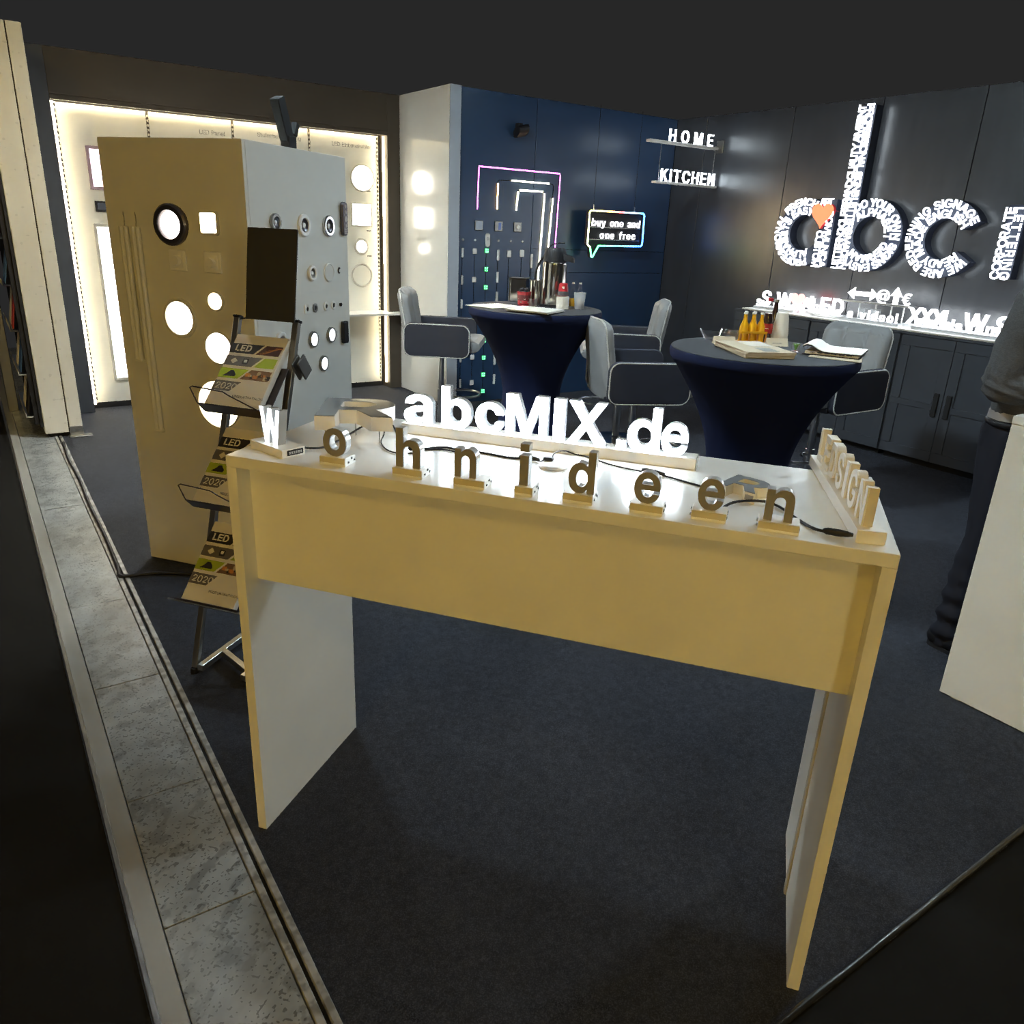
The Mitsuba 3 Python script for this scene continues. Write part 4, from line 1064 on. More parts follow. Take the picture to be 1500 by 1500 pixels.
# little shelf with signs
k = thing('symbol_shelf', 'raised shelf with lit arrows, at sign and euro sign above the sideboard', 'letter sign')
put(k, 'shelf', mv(cb(-2.10, -1.53, 5.40, 5.53, 1.115, 1.128, .002), RM), ALU)
for a in (-1.97, -1.83, -1.70, -1.60):
    put(k, 'post', tube([W(a, 5.47, ZS), W(a, 5.47, 1.115)], .006, 8), ALU)
for a, m in ((-1.955, CLEAR), (-1.86, CLEAR)):
    put(k, 'sample_block', mv(cb(a, a + .06, 5.43, 5.50, ZS, ZS + .10, .003), RM), m)
AM = lambda a, z: frame(W(a, 5.46, z), E1, EZ, -E2)
arr = Polygon([(0, .05), (.06, .095), (.06, .068), (.20, .068), (.20, .095), (.26, .05), (.20, .005), (.20, .032), (.06, .032), (.06, .005)])
upa = Polygon([(.030, 0), (.030, .06), (.002, .055), (.050, .125), (.098, .055), (.070, .06), (.070, 0)])
sy = emit((.9, .96, 1), 2.4, .15)
put(k, 'double_arrow', mv(ext(arr, .012), AM(-2.085, 1.130)), WHITE, em=sy)
put(k, 'at_sign', mv(ext(gly('@', .080, 650)[0], .012), AM(-1.835, 1.147)), WHITE, em=sy)
put(k, 'up_arrow', mv(ext(upa, .012), AM(-1.722, 1.129)), WHITE, em=sy)
put(k, 'euro_sign', mv(ext(gly('€', .085, 700)[0], .012), AM(-1.625, 1.131)), WHITE, em=sy)

# ================================================================== COUNTER AT THE RIGHT
k = thing('display_counter', 'white counter with a solid front at the right edge, in front of the person', 'counter')
put(k, 'top', mv(cb(.618, 2.02, 2.345, 2.812, H - TT, H, .0012), RM), LAMTOP)
put(k, 'front', mv(cb(.6185, 2.0, 2.347, 2.372, .004, H - TT - .0005, .001), RM), LAMI)
put(k, 'side_panel', mv(cb(.6185, .6445, 2.3725, 2.81, 0, H - TT - .0005, .001), RM), LAMI)
put(k, 'side_panel', mv(cb(1.975, 2.0, 2.3725, 2.81, 0, H - TT - .0005, .001), RM), LAMI)
put(k, 'glide', mv(cb(.66, .69, 2.35, 2.37, 0, .004, 0), RM), WHITE)

# ================================================================== BAR TABLES
def bar_table(label, cover_label, x, y, r, ground_r=.34):
    kk = thing('bar_table', label, 'bar table', 'round bar tables in stretch covers')
    M = frame((x, y, 0), EX, EY)
    ZT = 1.0985
    put(kk, 'column', mv(lathe([(0, .02), (.035, .02), (.035, 1.05), (0, 1.05)], 20), M), ALUD, smooth=30)
    put(kk, 'base_plate', mv(lathe([(0, 0), (ground_r - .02, 0), (ground_r - .02, .012), (.05, .02), (0, .02)], 36), M), ALUD, smooth=30)
    put(kk, 'table_board', mv(lathe([(0, 1.05), (r - .012, 1.05), (r - .008, 1.06), (r - .008, 1.088), (r - .012, 1.092), (0, 1.092)], 48), M), DARKW, smooth=30)
    # stretch cover, pulled in at the waist
    n = 72
    prof = [(r - .004, 1.096), (r + .001, 1.088), (r + .001, 1.058), (r - .012, 1.040)]
    zw, rw = .56, .185
    for z in np.linspace(1.02, zw, 12):
        t = (z - zw) / (1.04 - zw)
        prof.append((rw + (r - .014 - rw) * t ** 1.75, z))
    for z in np.linspace(zw, .012, 12)[1:]:
        t = (zw - z) / zw
        prof.append((rw + (ground_r - rw) * t ** 1.6, z))
    prof = prof[::-1]
    ang = np.arange(n) * 2 * np.pi / n
    v = []
    for rr, z in prof:
        lobes = 0.5 - 0.5 * np.cos(4 * ang)
        pull = max(0.0, 1 - abs(z - .3) / .45)
        q = rr * (1 - .05 * pull * lobes)
        v.append(np.c_[q * np.cos(ang), q * np.sin(ang), np.full(n, z)])
    v = np.concatenate(v)
    f = []
    for i in range(len(prof) - 1):
        for j in range(n):
            j2 = (j + 1) % n
            a_, b_, c_, d_ = i * n + j, i * n + j2, (i + 1) * n + j2, (i + 1) * n + j
            f += [[a_, b_, c_], [a_, c_, d_]]
    put(kk, 'stretch_cover', mv(trimesh.Trimesh(v, f, process=False), M), NAVY, smooth=True, label=cover_label)
    put(kk, 'cover_top', mv(lathe([(0, 1.0925), (r - .004, 1.0925), (r - .002, 1.096), (r - .006, ZT + .0005), (0, ZT + .0015)], 64), M), CLOTHT, smooth=30, label='dark grey cloth top')
    return kk
bar_table('round dark covered bar table with juice bottles on it', 'black stretch cover', 1.114, 2.248, .406)
bar_table('round dark covered bar table with a vacuum jug on it', 'black stretch cover', -.270, 3.343, .412)
ZT = 1.1005

def bottle(label, x, y, h, r, body, cap, lab_m=None, z=ZT, glass=None, group=None, fill=.75):
    kk = thing('bottle', label, 'bottle', group)
    M = frame((x, y, z), EX, EY)
    prof = [(0, 0), (r * .92, 0), (r, .006), (r, h * .45), (r * .92, h * .55), (r * .48, h * .72), (r * .38, h * .82), (r * .38, h * .93), (0, h * .93)]
    if glass:
        fl_ = [(rr * .93, zz) for rr, zz in prof[:5]] + [(r * .60 * .93, h * .66), (0, h * .66)] if fill > .7 else [(0, .002), (r * .9, .002), (r * .9, h * fill * .6), (0, h * fill * .6)]
        put(kk, 'drink', mv(lathe(fl_, 20), M), body, smooth=35)
        put(kk, 'glass', mv(lathe(prof, 20), M), GLASS, smooth=35)
    else:
        put(kk, 'body', mv(lathe(prof, 20), M), body, smooth=35)
    put(kk, 'cap', mv(lathe([(0, h * .93), (r * .46, h * .93), (r * .44, h), (0, h)], 16), M), cap, smooth=35)
    if lab_m:
        put(kk, 'label_band', mv(lathe([(r * 1.01, h * .22), (r * 1.01, h * .44)], 20), M), lab_m, smooth=35)
        if lab_m == REDP:
            put(kk, 'lettering', mv(cb(-.010, .010, -r * 1.03, -r * 1.01, h * .32, h * .335, 0), M), PAPER)
    return kk
# right table
k = thing('glass_bowl', 'shallow clear glass bowl at the left of the right bar table', 'bowl')
put(k, None, mv(lathe([(0, 0), (.040, 0), (.048, .006), (.074, .050), (.071, .050), (.045, .009), (0, .005)], 36), frame((.885, 2.43, ZT), EX, EY)), GLASS, smooth=35)
k = thing('small_glass', 'small clear glass beside the glass bowl', 'glass')
put(k, None, mv(lathe([(0, 0), (.024, 0), (.026, .055), (.024, .055), (.022, .006), (0, .005)], 24), frame((.965, 2.44, ZT), EX, EY)), GLASS, smooth=35)
for lab, p, rz in (('folded kraft table card in front of the glass bowl', (.935, 2.335), 22), ('folded kraft table card in front of the paper cups', (1.165, 2.42), 20)):
    k = thing('table_card', lab, 'table card', 'folded table cards')
    M = rotz(rz, (*p, ZT))
    s = np.array([[-.05, -.02, 0], [.05, -.02, 0], [.05, 0, .034], [-.05, 0, .034], [-.05, .02, 0], [.05, .02, 0]])
    tri = trimesh.convex.convex_hull(s)
    put(k, 'card', mv(tri, M), KRAFT)
    put(k, 'print', mv(cb(-.022, .022, .013, .0155, -.0005, .0006, 0), M @ frame((0, -.02, 0), EX, (0, .507, .862))), INKG)
JG = 'orange juice bottles in the wooden carrier'
k = thing('bottle_carrier', 'small wooden carrier holding orange juice bottles on the right bar table', 'bottle carrier')
MJ = rotz(24, (1.040, 2.455, ZT))
put(k, 'floor_board', mv(cb(-.062, .062, -.05, .05, 0, .006, .001), MJ), ORANGEP)
for x in (-.060, -.02, .02, .060):
    put(k, 'post', mv(cb(x - .004, x + .004, -.052, -.046, .006, .05, .001), MJ), ORANGEP)
put(k, 'rim', mv(cb(-.064, .064, -.0535, -.050, .046, .058, .001), MJ), JUICE)
for i, (x, y_) in enumerate(((-.040, -.022), (0, -.022), (.040, -.022), (-.02, .022), (.022, .022))):
    p = (MJ @ np.array([x, y_, 0, 1]))[:3]
    bottle(['orange juice bottle at the front left of the carrier', 'orange juice bottle at the front middle of the carrier', 'orange juice bottle at the front right of the carrier', 'orange juice bottle at the back left of the carrier', 'orange juice bottle at the back right of the carrier'][i], p[0], p[1], .135, .0195, JUICE, GLOSSW, z=ZT + .006, group=JG)
bottle('cola bottle with a red label beside the juice carrier', 1.112, 2.500, .205, .027, COLA, REDD, REDP, glass=True)
bottle('second dark bottle just behind the cola bottle', 1.140, 2.585, .195, .026, COLA, ALU, GREYL)
k = thing('paper_cups', 'stack of upturned white paper cups on the right bar table', 'cup stack')
for i in range(5):
    put(k, 'cup', mv(lathe([(0, .095 + i * .011), (.027, .095 + i * .011), (.0275, .090 + i * .011), (.0385, 0 + i * .011), (.036, 0 + i * .011), (.026, .090 + i * .011)], 28), frame((1.175, 2.530, ZT), EX, EY)), PAPER, smooth=30)
def sheets(label, poly, n, z, m, dz=.0012, jit=.006, seed=1, name='paper_stack', cat_='papers', group=None):
    kk = thing(name, label, cat_, group)
    rng = np.random.default_rng(seed)
    P_ = Polygon(poly)
    for i in range(n):
        q = affinity.translate(affinity.rotate(P_, (rng.random() - .5) * 3), (rng.random() - .5) * jit, (rng.random() - .5) * jit)
        put(kk, 'sheet', mv(ext(q, dz * .92), frame((0, 0, z + i * dz), EX, EY)), m)
    return kk
k = sheets('stack of wood toned magazines at the front of the right bar table', [(.905, 2.235), (1.055, 1.925), (1.245, 2.020), (1.095, 2.330)], 6, ZT, KRAFT, .0042, .012, 3)
put(k, 'cover_print', mv(ext(Polygon([(1.00, 2.245), (1.055, 2.125), (1.15, 2.17), (1.095, 2.29)]), .0006), frame((0, 0, ZT + 6 * .0042), EX, EY)), PAPERG)
put(k, 'cover_print', mv(ext(Polygon([(1.075, 2.08), (1.12, 1.99), (1.18, 2.02), (1.135, 2.11)]), .0006), frame((0, 0, ZT + 6 * .0042), EX, EY)), GREYL)
k = thing('ring_binder', 'black folder with curled white pages lying at the right of the bar table', 'folder')
MF = rotz(-12, (1.275, 2.205, ZT))
put(k, 'cover', mv(cb(0, .232, 0, .225, 0, .004, .001), MF), BLACK)
put(k, 'page_block', mv(cb(.008, .225, .006, .218, .004, .016, .001), MF), KRAFT)
xs_ = np.linspace(0, 1, 14)
top = [(x * .240 - .004, 0.019 + .028 * math.exp(-((x - .10) / .16) ** 2) + .004 * x) for x in xs_]
bot = [(x, z - .003) for x, z in top][::-1]
put(k, 'raised_cover', mv(ext(Polygon(top + bot), .226), MF @ frame((0, .226, 0), EX, EZ)), PAPERG, smooth=30, label='curled pale page')
put(k, 'inner_cover', mv(ext(Polygon([(x, z - .0035) for x, z in top] + [(x, z - .008) for x, z in top][::-1]), .224), MF @ frame((0, .225, 0), EX, EZ)), BLACK, smooth=30)
for i in range(6):
    put(k, 'index_tab', mv(cb(.03 + i * .03, .05 + i * .03, -.006, .006, .012, .0145, 0), MF), BLACK)
sheets('loose pale sheets sticking out under the black folder', [(1.30, 2.14), (1.50, 2.085), (1.515, 2.24), (1.33, 2.32)], 2, ZT - .0002, KRAFT, .0009, .01, 6)
k = thing('posy_glass', 'tiny glass with a sprig of green between the papers and the black folder', 'glass')
put(k, 'glass', mv(lathe([(0, 0), (.016, 0), (.018, .036), (.0165, .036), (.0145, .004), (0, .003)], 20), frame((1.247, 2.262, ZT), EX, EY)), GLASS, smooth=35)
for i in range(5):
    a_ = i * 1.25
    put(k, 'leaf', tube([(1.247, 2.262, ZT + .006), (1.247 + .006 * math.cos(a_), 2.262 + .006 * math.sin(a_), ZT + .028), (1.247 + .014 * math.cos(a_), 2.262 + .014 * math.sin(a_), ZT + .036)], np.array([.0012, .004, .001]), 6), GREEND)

# left table
k = thing('vacuum_jug', 'tall steel vacuum pump jug with a black pump head on the left bar table', 'vacuum jug')
MT = rotz(-8, (-.205, 3.500, ZT))
put(k, 'body', mv(lathe([(0, 0), (.074, 0), (.076, .006), (.076, .255), (.070, .268), (0, .268)], 40), MT), STEEL, smooth=25)
put(k, 'foot_ring', mv(lathe([(.0755, .0), (.078, .0), (.078, .014), (.0755, .014)], 40), MT), BLACK, smooth=30)
put(k, 'pump_head', mv(lathe([(0, .268), (.071, .268), (.073, .275), (.068, .325), (.060, .345), (.056, .352), (0, .354)], 36), MT), BLACK, smooth=35)
sp = trimesh.convex.convex_hull(np.array([[.04, y_, z_] for y_ in (-.028, .028) for z_ in (.285, .325)] + [[.115, y_, z_] for y_ in (-.018, .018) for z_ in (.282, .305)] + [[.128, y_, z_] for y_ in (-.012, .012) for z_ in (.270, .296)]))
put(k, 'spout', mv(sp, MT), BLACK)
put(k, 'lever', mv(tube([(-.055, 0, .345), (-.02, 0, .372), (.03, 0, .382), (.06, 0, .383)], .004, 7), MT), BLACK, smooth=True)
put(k, 'carry_handle', mv(tube([(-.070, 0, .30), (-.098, 0, .27), (-.125, 0, .205), (-.130, 0, .165), (-.118, 0, .160)], np.array([.008, .008, .008, .007, .006]), 8, n=5), MT), BLACK, smooth=True)
k = thing('steel_jug', 'slim shiny steel jug left of the vacuum jug', 'jug')
put(k, None, mv(lathe([(0, 0), (.036, 0), (.038, .005), (.038, .145), (.042, .152), (.036, .152), (.034, .01), (0, .008)], 32), frame((-.325, 3.52, ZT), EX, EY)), STEEL, smooth=30)
k = thing('napkin_holder', 'upright polished steel napkin holder at the left of the left bar table', 'napkin holder')
MN = rotz(6, (-.490, 3.680, ZT))
put(k, 'shell', mv(cat(cb(-.058, -.054, -.05, .05, 0, .150, .001), cb(.054, .058, -.05, .05, 0, .150, .001), cb(-.058, .058, .046, .05, 0, .150, .001), cb(-.058, .058, -.05, .05, .146, .150, .001)), MN), STEEL)
put(k, 'front_plate', mv(cb(-.046, .052, -.052, -.046, 0.002, .140, .002), MN), STEEL)
put(k, 'napkins', mv(cb(-.05, .05, -.044, .044, .002, .135, .002), MN), PAPER)
k = thing('candy_tub', 'red tub filled with black capsules in front of the napkin holder', 'tub')
MC = frame((-.372, 3.425, ZT), EX, EY)
put(k, 'tub', mv(lathe([(0, 0), (.036, 0), (.044, .078), (.047, .080), (.047, .084), (.042, .084), (.040, .01), (0, .008)], 32), MC), REDD, smooth=30)
put(k, 'band', mv(lathe([(.0405, .030), (.0440, .065)], 32), MC), mat('dark_red_band', (.10, .02, .02), .4, .4), smooth=30)
put(k, 'filling', mv(lathe([(0, .06), (.038, .06), (.036, .086), (.018, .098), (0, .102)], 20), MC), BLACK, smooth=40)
for i in range(7):
    put(k, 'capsule', mv(trimesh.creation.icosphere(1, .011), MC @ frame((.022 * math.cos(i * .9), .022 * math.sin(i * .9), .094 + .004 * (i % 2)), EX, EY)), BLACK, smooth=True)
    if i < 6:
        put(k, 'ornament', mv(disc(.005, .001, 10, .0003), MC @ frame((.0405 * math.sin(i * .6 - 1.4), -.0405 * math.cos(i * .6 - 1.4), .022 + .02 * (i % 2)), (math.cos(i * .6 - 1.4), math.sin(i * .6 - 1.4), 0), EZ)), PAPER)
k = thing('cup_stack', 'stack of white cups with a red patterned sleeve on top beside the vacuum jug', 'cup stack')
MU = frame((-.110, 3.385, ZT), EX, EY)
for i in range(6):
    put(k, 'cup', mv(lathe([(.030, .002 + i * .0125), (.0385, .0 + i * .0125), (.0385, .010 + i * .0125), (.036, .0122 + i * .0125), (.030, .0122 + i * .0125)], 28), MU), PAPER, smooth=30)
put(k, 'top_cup', mv(lathe([(0, .152), (.025, .152), (.027, .148), (.0345, .078), (.030, .077), (0, .077)], 28), MU), REDD, smooth=30)
put(k, 'sleeve', mv(lathe([(.0349, .079), (.0318, .105)], 28), MU), mat('dark_sleeve', (.06, .05, .05), .5, .4), smooth=30)
put(k, 'ornament', mv(disc(.008, .001, 14, .0003), MU @ frame((.008, -.0300, .128), EX, (0, .1, .995))), PAPER)
for lab, x, y_ in (('small clear bottle with golden drink, left of the pair behind the plastic cup', -.098, 3.585), ('small clear bottle with golden drink, right of the pair behind the plastic cup', -.055, 3.600)):
    bottle(lab, x, y_, .150, .021, BEER, GLOSSW, None, glass=True, group='small bottles on the left bar table', fill=.55)
k = thing('plastic_cup', 'clear plastic cup with a brown drink at the right of the left bar table', 'cup')
MG = frame((-.020, 3.455, ZT), EX, EY)
put(k, 'cup', mv(lathe([(0, 0), (.028, 0), (.0385, .098), (.0375, .098), (.027, .002), (0, .002)], 28), MG), CLEAR, smooth=30)
put(k, 'drink', mv(lathe([(0, .0025), (.0262, .0025), (.0290, .030), (0, .030)], 24), MG), mat('brown_drink', (.16, .06, .02), .2, .5), smooth=30)
k = thing('drinking_glass', 'low clear glass between the red tub and the vacuum jug', 'glass')
put(k, None, mv(lathe([(0, 0), (.026, 0), (.029, .045), (.027, .045), (.024, .005), (0, .004)], 24), frame((-.305, 3.40, ZT), EX, EY)), GLASS, smooth=35)
sheets('pale brochures overhanging the left edge of the left bar table', [(-.665, 3.155), (-.46, 3.06), (-.33, 3.30), (-.535, 3.40)], 3, ZT - .0002, PAPER, .0016, .012, 9)
sheets('fanned magazines at the front of the left bar table', [(-.345, 2.99), (-.075, 2.945), (-.045, 3.20), (-.315, 3.25)], 5, ZT + .0048, PAPERG, .0022, .03, 11)

# ================================================================== BAR STOOLS
def arm_mesh():
    m = slab(rrect(.50, .249, .060, 6), .045, .012)            # x: forward, y: up, z: thickness
    return m
ARM = mikit.ply(arm_mesh(), None, 40)
ARMP = mikit.ply(tube([np.r_[p, 0] for p in np.array(rrect(.488, .237, .058, 7).exterior.coords)], .0048, 6), None, True)
def rib_back(w=.46, h=.46, t=.075):
    """upright back with three soft channels; x across, y up, z toward the sitter"""
    nx, ny = 37, 17
    xs_, ys_ = np.linspace(-w / 2, w / 2, nx), np.linspace(0, h, ny)
    def edge(x, y):
        dx, dy = w / 2 - abs(x), min(h - y, .2)
        r = .05
        ex = max(0, (r - dx) / r); ey = max(0, (r - dy) / r)
        return math.sqrt(max(0, 1 - min(1, ex * ex + ey * ey)))
    fr, bk = [], []
    for y in ys_:
        for x in xs_:
            u = (x + w / 2) / w * 3
            ch = abs(math.sin(math.pi * u)) ** .45
            e = edge(x, y)
            curve = .03 * (2 * x / w) ** 2 + .055 * (y / h)* -1
            xx = x
            # round the outline's corners
            fr.append((xx, y, curve + t * .5 * (.35 + .65 * e) * 1 + .020 * ch * e - .010))
            bk.append((xx, y, curve - t * .5 * (.45 + .55 * e)))
    n = nx * ny
    v = np.array(fr + bk)
    # rounded top corners
    R = .07
    for i in range(len(v)):
        x, y = v[i, 0], v[i, 1]
        cx, cy = w / 2 - R, h - R
        if abs(x) > cx and y > cy:
            q = np.array([abs(x) - cx, y - cy])
            m_ = max(q)
            l_ = np.linalg.norm(q)
            q = q * (m_ / max(l_, 1e-9))
            v[i, 0] = math.copysign(cx + q[0], x)
            v[i, 1] = cy + q[1]
    f = []
    for j in range(ny - 1):
        for i in range(nx - 1):
            a_, b_, c_, d_ = j * nx + i, j * nx + i + 1, (j + 1) * nx + i + 1, (j + 1) * nx + i
            f += [[a_, b_, c_], [a_, c_, d_], [n + a_, n + c_, n + b_], [n + a_, n + d_, n + c_]]
    rim = [i for i in range(nx)] + [j * nx + nx - 1 for j in range(1, ny)] + [(ny - 1) * nx + i for i in range(nx - 2, -1, -1)] + [j * nx for j in range(ny - 2, 0, -1)]
    for i in range(len(rim)):
        a_, b_ = rim[i], rim[(i + 1) % len(rim)]
        f += [[a_, n + a_, n + b_], [a_, n + b_, b_]]
    outline = [v[n + r_] * np.array([1, 1, 1]) for r_ in rim[nx - 1:nx - 1 + ny + nx + ny - 2]]
    return trimesh.Trimesh(v, f, process=False), outline
_bm, _bo = rib_back()
BACK = mikit.ply(_bm, None, 50)
BACKP = mikit.ply(tube(np.array(_bo), .005, 6), None, True)
def seat_mesh():
    pts = []
    ms = []
    for i in range(3):
        y0 = -.235 + i * .1567
        prof = Polygon([(-.24, 0), (.28, 0), (.315, .02), (.33, .045), (.315, .075), (.28, .09), (-.24, .09)]).buffer(.01).buffer(-.01)
        s_ = slab(prof, .155, .014)
        ms.append(mv(s_, frame((0, y0 + .155, 0), EX, EZ)))
    return cat(*ms)
SEAT = mikit.ply(seat_mesh(), None, 40)
POLE = mikit.ply(lathe([(0, .02), (.030, .02), (.030, .33), (.022, .332), (.022, .63), (0, .63)], 20), None, 35)
BASE = mikit.ply(lathe([(0, 0), (.205, 0), (.207, .006), (.195, .014), (.05, .024), (.034, .035), (0, .035)], 40), None, 30)
FOOTR = mikit.ply(cat(tube([(.03 + .13 - .13 * math.cos(t), .15 * math.sin(t) * 1.0, .30) for t in np.linspace(-2.2, 2.2, 24) + np.pi], .010, 8), tube([(-.02, 0, .30), (.05, 0, .30)], .014, 8)), None, True)
def bar_stool(label, x, y, deg):
    kk = thing('bar_stool', label, 'bar stool', 'black leather bar stools')
    M = rotz(deg, (x, y, 0))
    put(kk, 'seat', SEAT, LEATHB, M=M @ frame((0, 0, .655), EX, EY), label='grey leather seat')
    put(kk, 'seat_shell', mv(cb(-.245, .24, -.232, .232, .622, .654, .006), M), LEATHER)
    for s in (1, -1):
        Ma = M @ frame((0, s * (.232 + .0225) + .0225 if s > 0 else -.2545 + .0225, .7405), EX, EZ)
        q = put(kk, 'armrest', ARM, LEATHER, M=Ma)
        put(q, 'piping', ARMP, PIPING, M=Ma @ frame((0, 0, .0415 if s < 0 else .0035), EX, EY))
    Mb = M @ frame((-.225, 0, .632), EY, (-.04, 0, .999), (1, 0, .04))
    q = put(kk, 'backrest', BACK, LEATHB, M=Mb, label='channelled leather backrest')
    put(q, 'piping', BACKP, PIPING, M=Mb)
    put(kk, 'pole', POLE, CHROME, M=M)
    put(kk, 'base_plate', BASE, CHROME, M=M)
    put(kk, 'foot_ring', FOOTR, CHROME, M=M @ frame((.02, 0, 0), EX, EY))
bar_stool('black leather bar stool in side view by the glossy white partition', -1.285, 4.253, 15)
bar_stool('black leather bar stool seen from behind between the two bar tables', .396, 3.336, 27)
bar_stool('black leather bar stool facing left at the far side of the left bar table', .080, 4.600, 195)
bar_stool('black leather bar stool behind the right bar table, facing the camera', 1.480, 3.685, -129)

# ================================================================== PERSON
def smooth_body(bones, pitch=.014, taubin=18):
    """bones: [(p0, r0, p1, r1)] -> one continuous surface"""
    parts = []
    for p0, r0, p1, r1 in bones:
        s0 = m3d.Manifold.sphere(r0, 24).translate(list(map(float, p0)))
        s1 = m3d.Manifold.sphere(r1, 24).translate(list(map(float, p1)))
        parts.append(m3d.Manifold.batch_hull([s0, s1]))
    m = m3d.Manifold.batch_boolean(parts, m3d.OpType.Add).refine_to_length(pitch)
    mm = m.to_mesh()
    t = trimesh.Trimesh(mm.vert_properties[:, :3], mm.tri_verts, process=True)
    if taubin:
        trimesh.smoothing.filter_taubin(t, .5, .53, taubin)
    return t
PM = frame(np.array([2.105, 1.925, 0.0]), E1, E2)          # x: the way the person faces, y: to the person's left
k = thing('person', 'person in a grey sweater and black trousers standing behind the white counter', 'person')
# skin: head, neck and hands in one surface with the hidden body
def hand_bones(wr, fw, side, up):
    """wrist, forward dir, thumb side dir, palm normal"""
    fw, side, up = (np.asarray(v, float) / np.linalg.norm(v) for v in (fw, side, up))
    P0 = np.asarray(wr, float)
    B = [(P0, .024, P0 + fw * .045, .026)]
    for i, (o, ln) in enumerate(((.030, .068), (.011, .076), (-.009, .072), (-.028, .056))):
        kn = P0 + fw * .082 + side * o
        B.append((P0 + fw * .03 + side * o * .6, .018, kn, .0115))
        m1 = kn + (fw * .9 - up * .35) * ln * .5
        m2 = m1 + (fw * .65 - up * .75) * ln * .35
        m3 = m2 + (fw * .4 - up * .9) * ln * .2
        B += [(kn, .0112, m1, .0095), (m1, .0095, m2, .0085), (m2, .0085, m3, .0078)]
    t0 = P0 + fw * .025 + side * .022
    t1 = t0 + (fw * .6 + side * .75 - up * .2) * .038
    t2 = t1 + (fw * .85 + side * .25 - up * .2) * .030
    B += [(t0, .016, t1, .0125), (t1, .0125, t2, .0095)]
    return B
neck, head = np.array([.02, 0, 1.49]), np.array([.065, 0, 1.655])
el_r, wr_r = np.array([-.035, -.225, 1.10]), np.array([.165, -.140, 1.105])
el_l, wr_l = np.array([-.02, .235, 1.10]), np.array([.185, .110, 1.112])
skin = [(neck - [0, 0, .06], .060, neck + [.02, 0, .06], .056), (head + [-.02, 0, .03], .088, head + [.012, 0, .022], .082), (head + [.01, 0, .02], .075, head + [.045, 0, -.065], .048), (head + [-.03, 0, .0], .075, head + [.03, 0, -.05], .055),
        (head + [.088, 0, .005], .010, head + [.100, 0, -.022], .014), (head + [.078, 0, -.062], .014, head + [.080, 0, -.062], .012)]
for s in (1, -1):
    skin += [(head + [-.005, s * .083, .012], .013, head + [-.005, s * .085, -.022], .011), (head + [.070, s * .03, .012], .014, head + [.066, s * .034, .012], .014)]
skin += [(neck - [0, 0, .05], .058, np.array([0, 0, 1.38]), .05), (np.array([0, 0, 1.38]), .05, np.array([0, .17, 1.38]), .05), (np.array([0, 0, 1.38]), .05, np.array([0, -.17, 1.38]), .05),
         ([0, -.17, 1.38], .042, el_r, .036), (el_r, .036, wr_r, .025), ([0, .17, 1.38], .042, el_l, .036), (el_l, .036, wr_l, .025)]
dr_ = wr_r - el_r
dl_ = wr_l - el_l
skin += hand_bones(wr_r, dr_ + [0, 0, -.03], [.0, .8, .5], [-.1, -.2, 1]) + hand_bones(wr_l, dl_ + [0, 0, -.03], [.0, -.8, .5], [-.1, .2, 1])
sk = smooth_body(skin, .009, 8)
put(k, 'body', mv(sk, PM), SKIN, smooth=True)
for s in (1, -1):
    put(k, 'eye', mv(trimesh.creation.icosphere(2, .011), PM @ frame(head + [.079, s * .031, .014], EX, EY)), PAPER, smooth=True)
    put(k, 'pupil', mv(trimesh.creation.icosphere(2, .0055), PM @ frame(head + [.087, s * .031, .013], EX, EY)), BLACK, smooth=True)
    put(k, 'eyebrow', mv(tube([head + [.083, s * .018, .036], head + [.084, s * .033, .040], head + [.076, s * .047, .034]], .0035, 6), PM), HAIR, smooth=True)
put(k, 'mouth', mv(tube([head + [.087, -.02, -.060], head + [.094, 0, -.059], head + [.087, .02, -.060]], .0035, 6), PM), REDP, smooth=True)
hr = smooth_body([(head + [-.025, 0, .055], .088, head + [.022, 0, .065], .070), (head + [-.045, 0, .03], .082, head + [-.05, 0, -.03], .066), (head + [-.03, .035, .05], .066, head + [-.03, -.035, .05], .066)], .012, 6)
put(k, 'hair', mv(hr, PM), HAIR, smooth=True)
# sweater: torso and both sleeves
sw = []
for (x0, hw0, z0, r0), (x1, hw1, z1, r1) in (((-.005, .085, .985, .098), (-.005, .095, 1.10, .100)), ((-.005, .095, 1.10, .100), (.0, .110, 1.30, .105)), ((.0, .110, 1.30, .105), (.005, .095, 1.385, .085)), ((.005, .095, 1.385, .085), (.012, .03, 1.46, .062))):
    for s in (1, -1):
        sw.append(([x0, s * hw0, z0], r0, [x1, s * hw1, z1], r1))
    sw.append(([x0, -hw0, z0], r0, [x0, hw0, z0], r0))
    sw.append(([x1, -hw1, z1], r1, [x1, hw1, z1], r1))
for sh, el, wr in (([-.005, -.185, 1.39], el_r, wr_r), ([-.005, .185, 1.39], el_l, wr_l)):
    sh = np.array(sh)
    mid = (sh + el) / 2 + [-.012, 0, 0]
    sw += [(sh, .070, mid, .062), (mid, .062, el + [-.004, 0, .02], .058), (el + [-.004, 0, .02], .058, el, .056), (el, .056, el + (wr - el) * .45, .052), (el + (wr - el) * .45, .052, el + (wr - el) * .86, .042)]
swm = smooth_body(sw, .016, 10)
v = swm.vertices
nz = mikit.meshkit.fbm(v * [9, 9, 16], 3, 4) - .5
fold = np.exp(-((v[:, 2] - 1.10) / .06) ** 2) * .010 * np.sin(v[:, 2] * 180 + v[:, 0] * 60)
swm.vertices = v + swm.vertex_normals * (nz * .012 + fold * .5)[:, None]
put(k, 'sweater', mv(swm, PM), SWEATER, smooth=True)
hem = smooth_body([([-.006, -.085, .955], .104, [-.006, .085, .955], .104), ([-.006, -.085, .985], .102, [-.006, .085, .985], .102)], .016, 5)
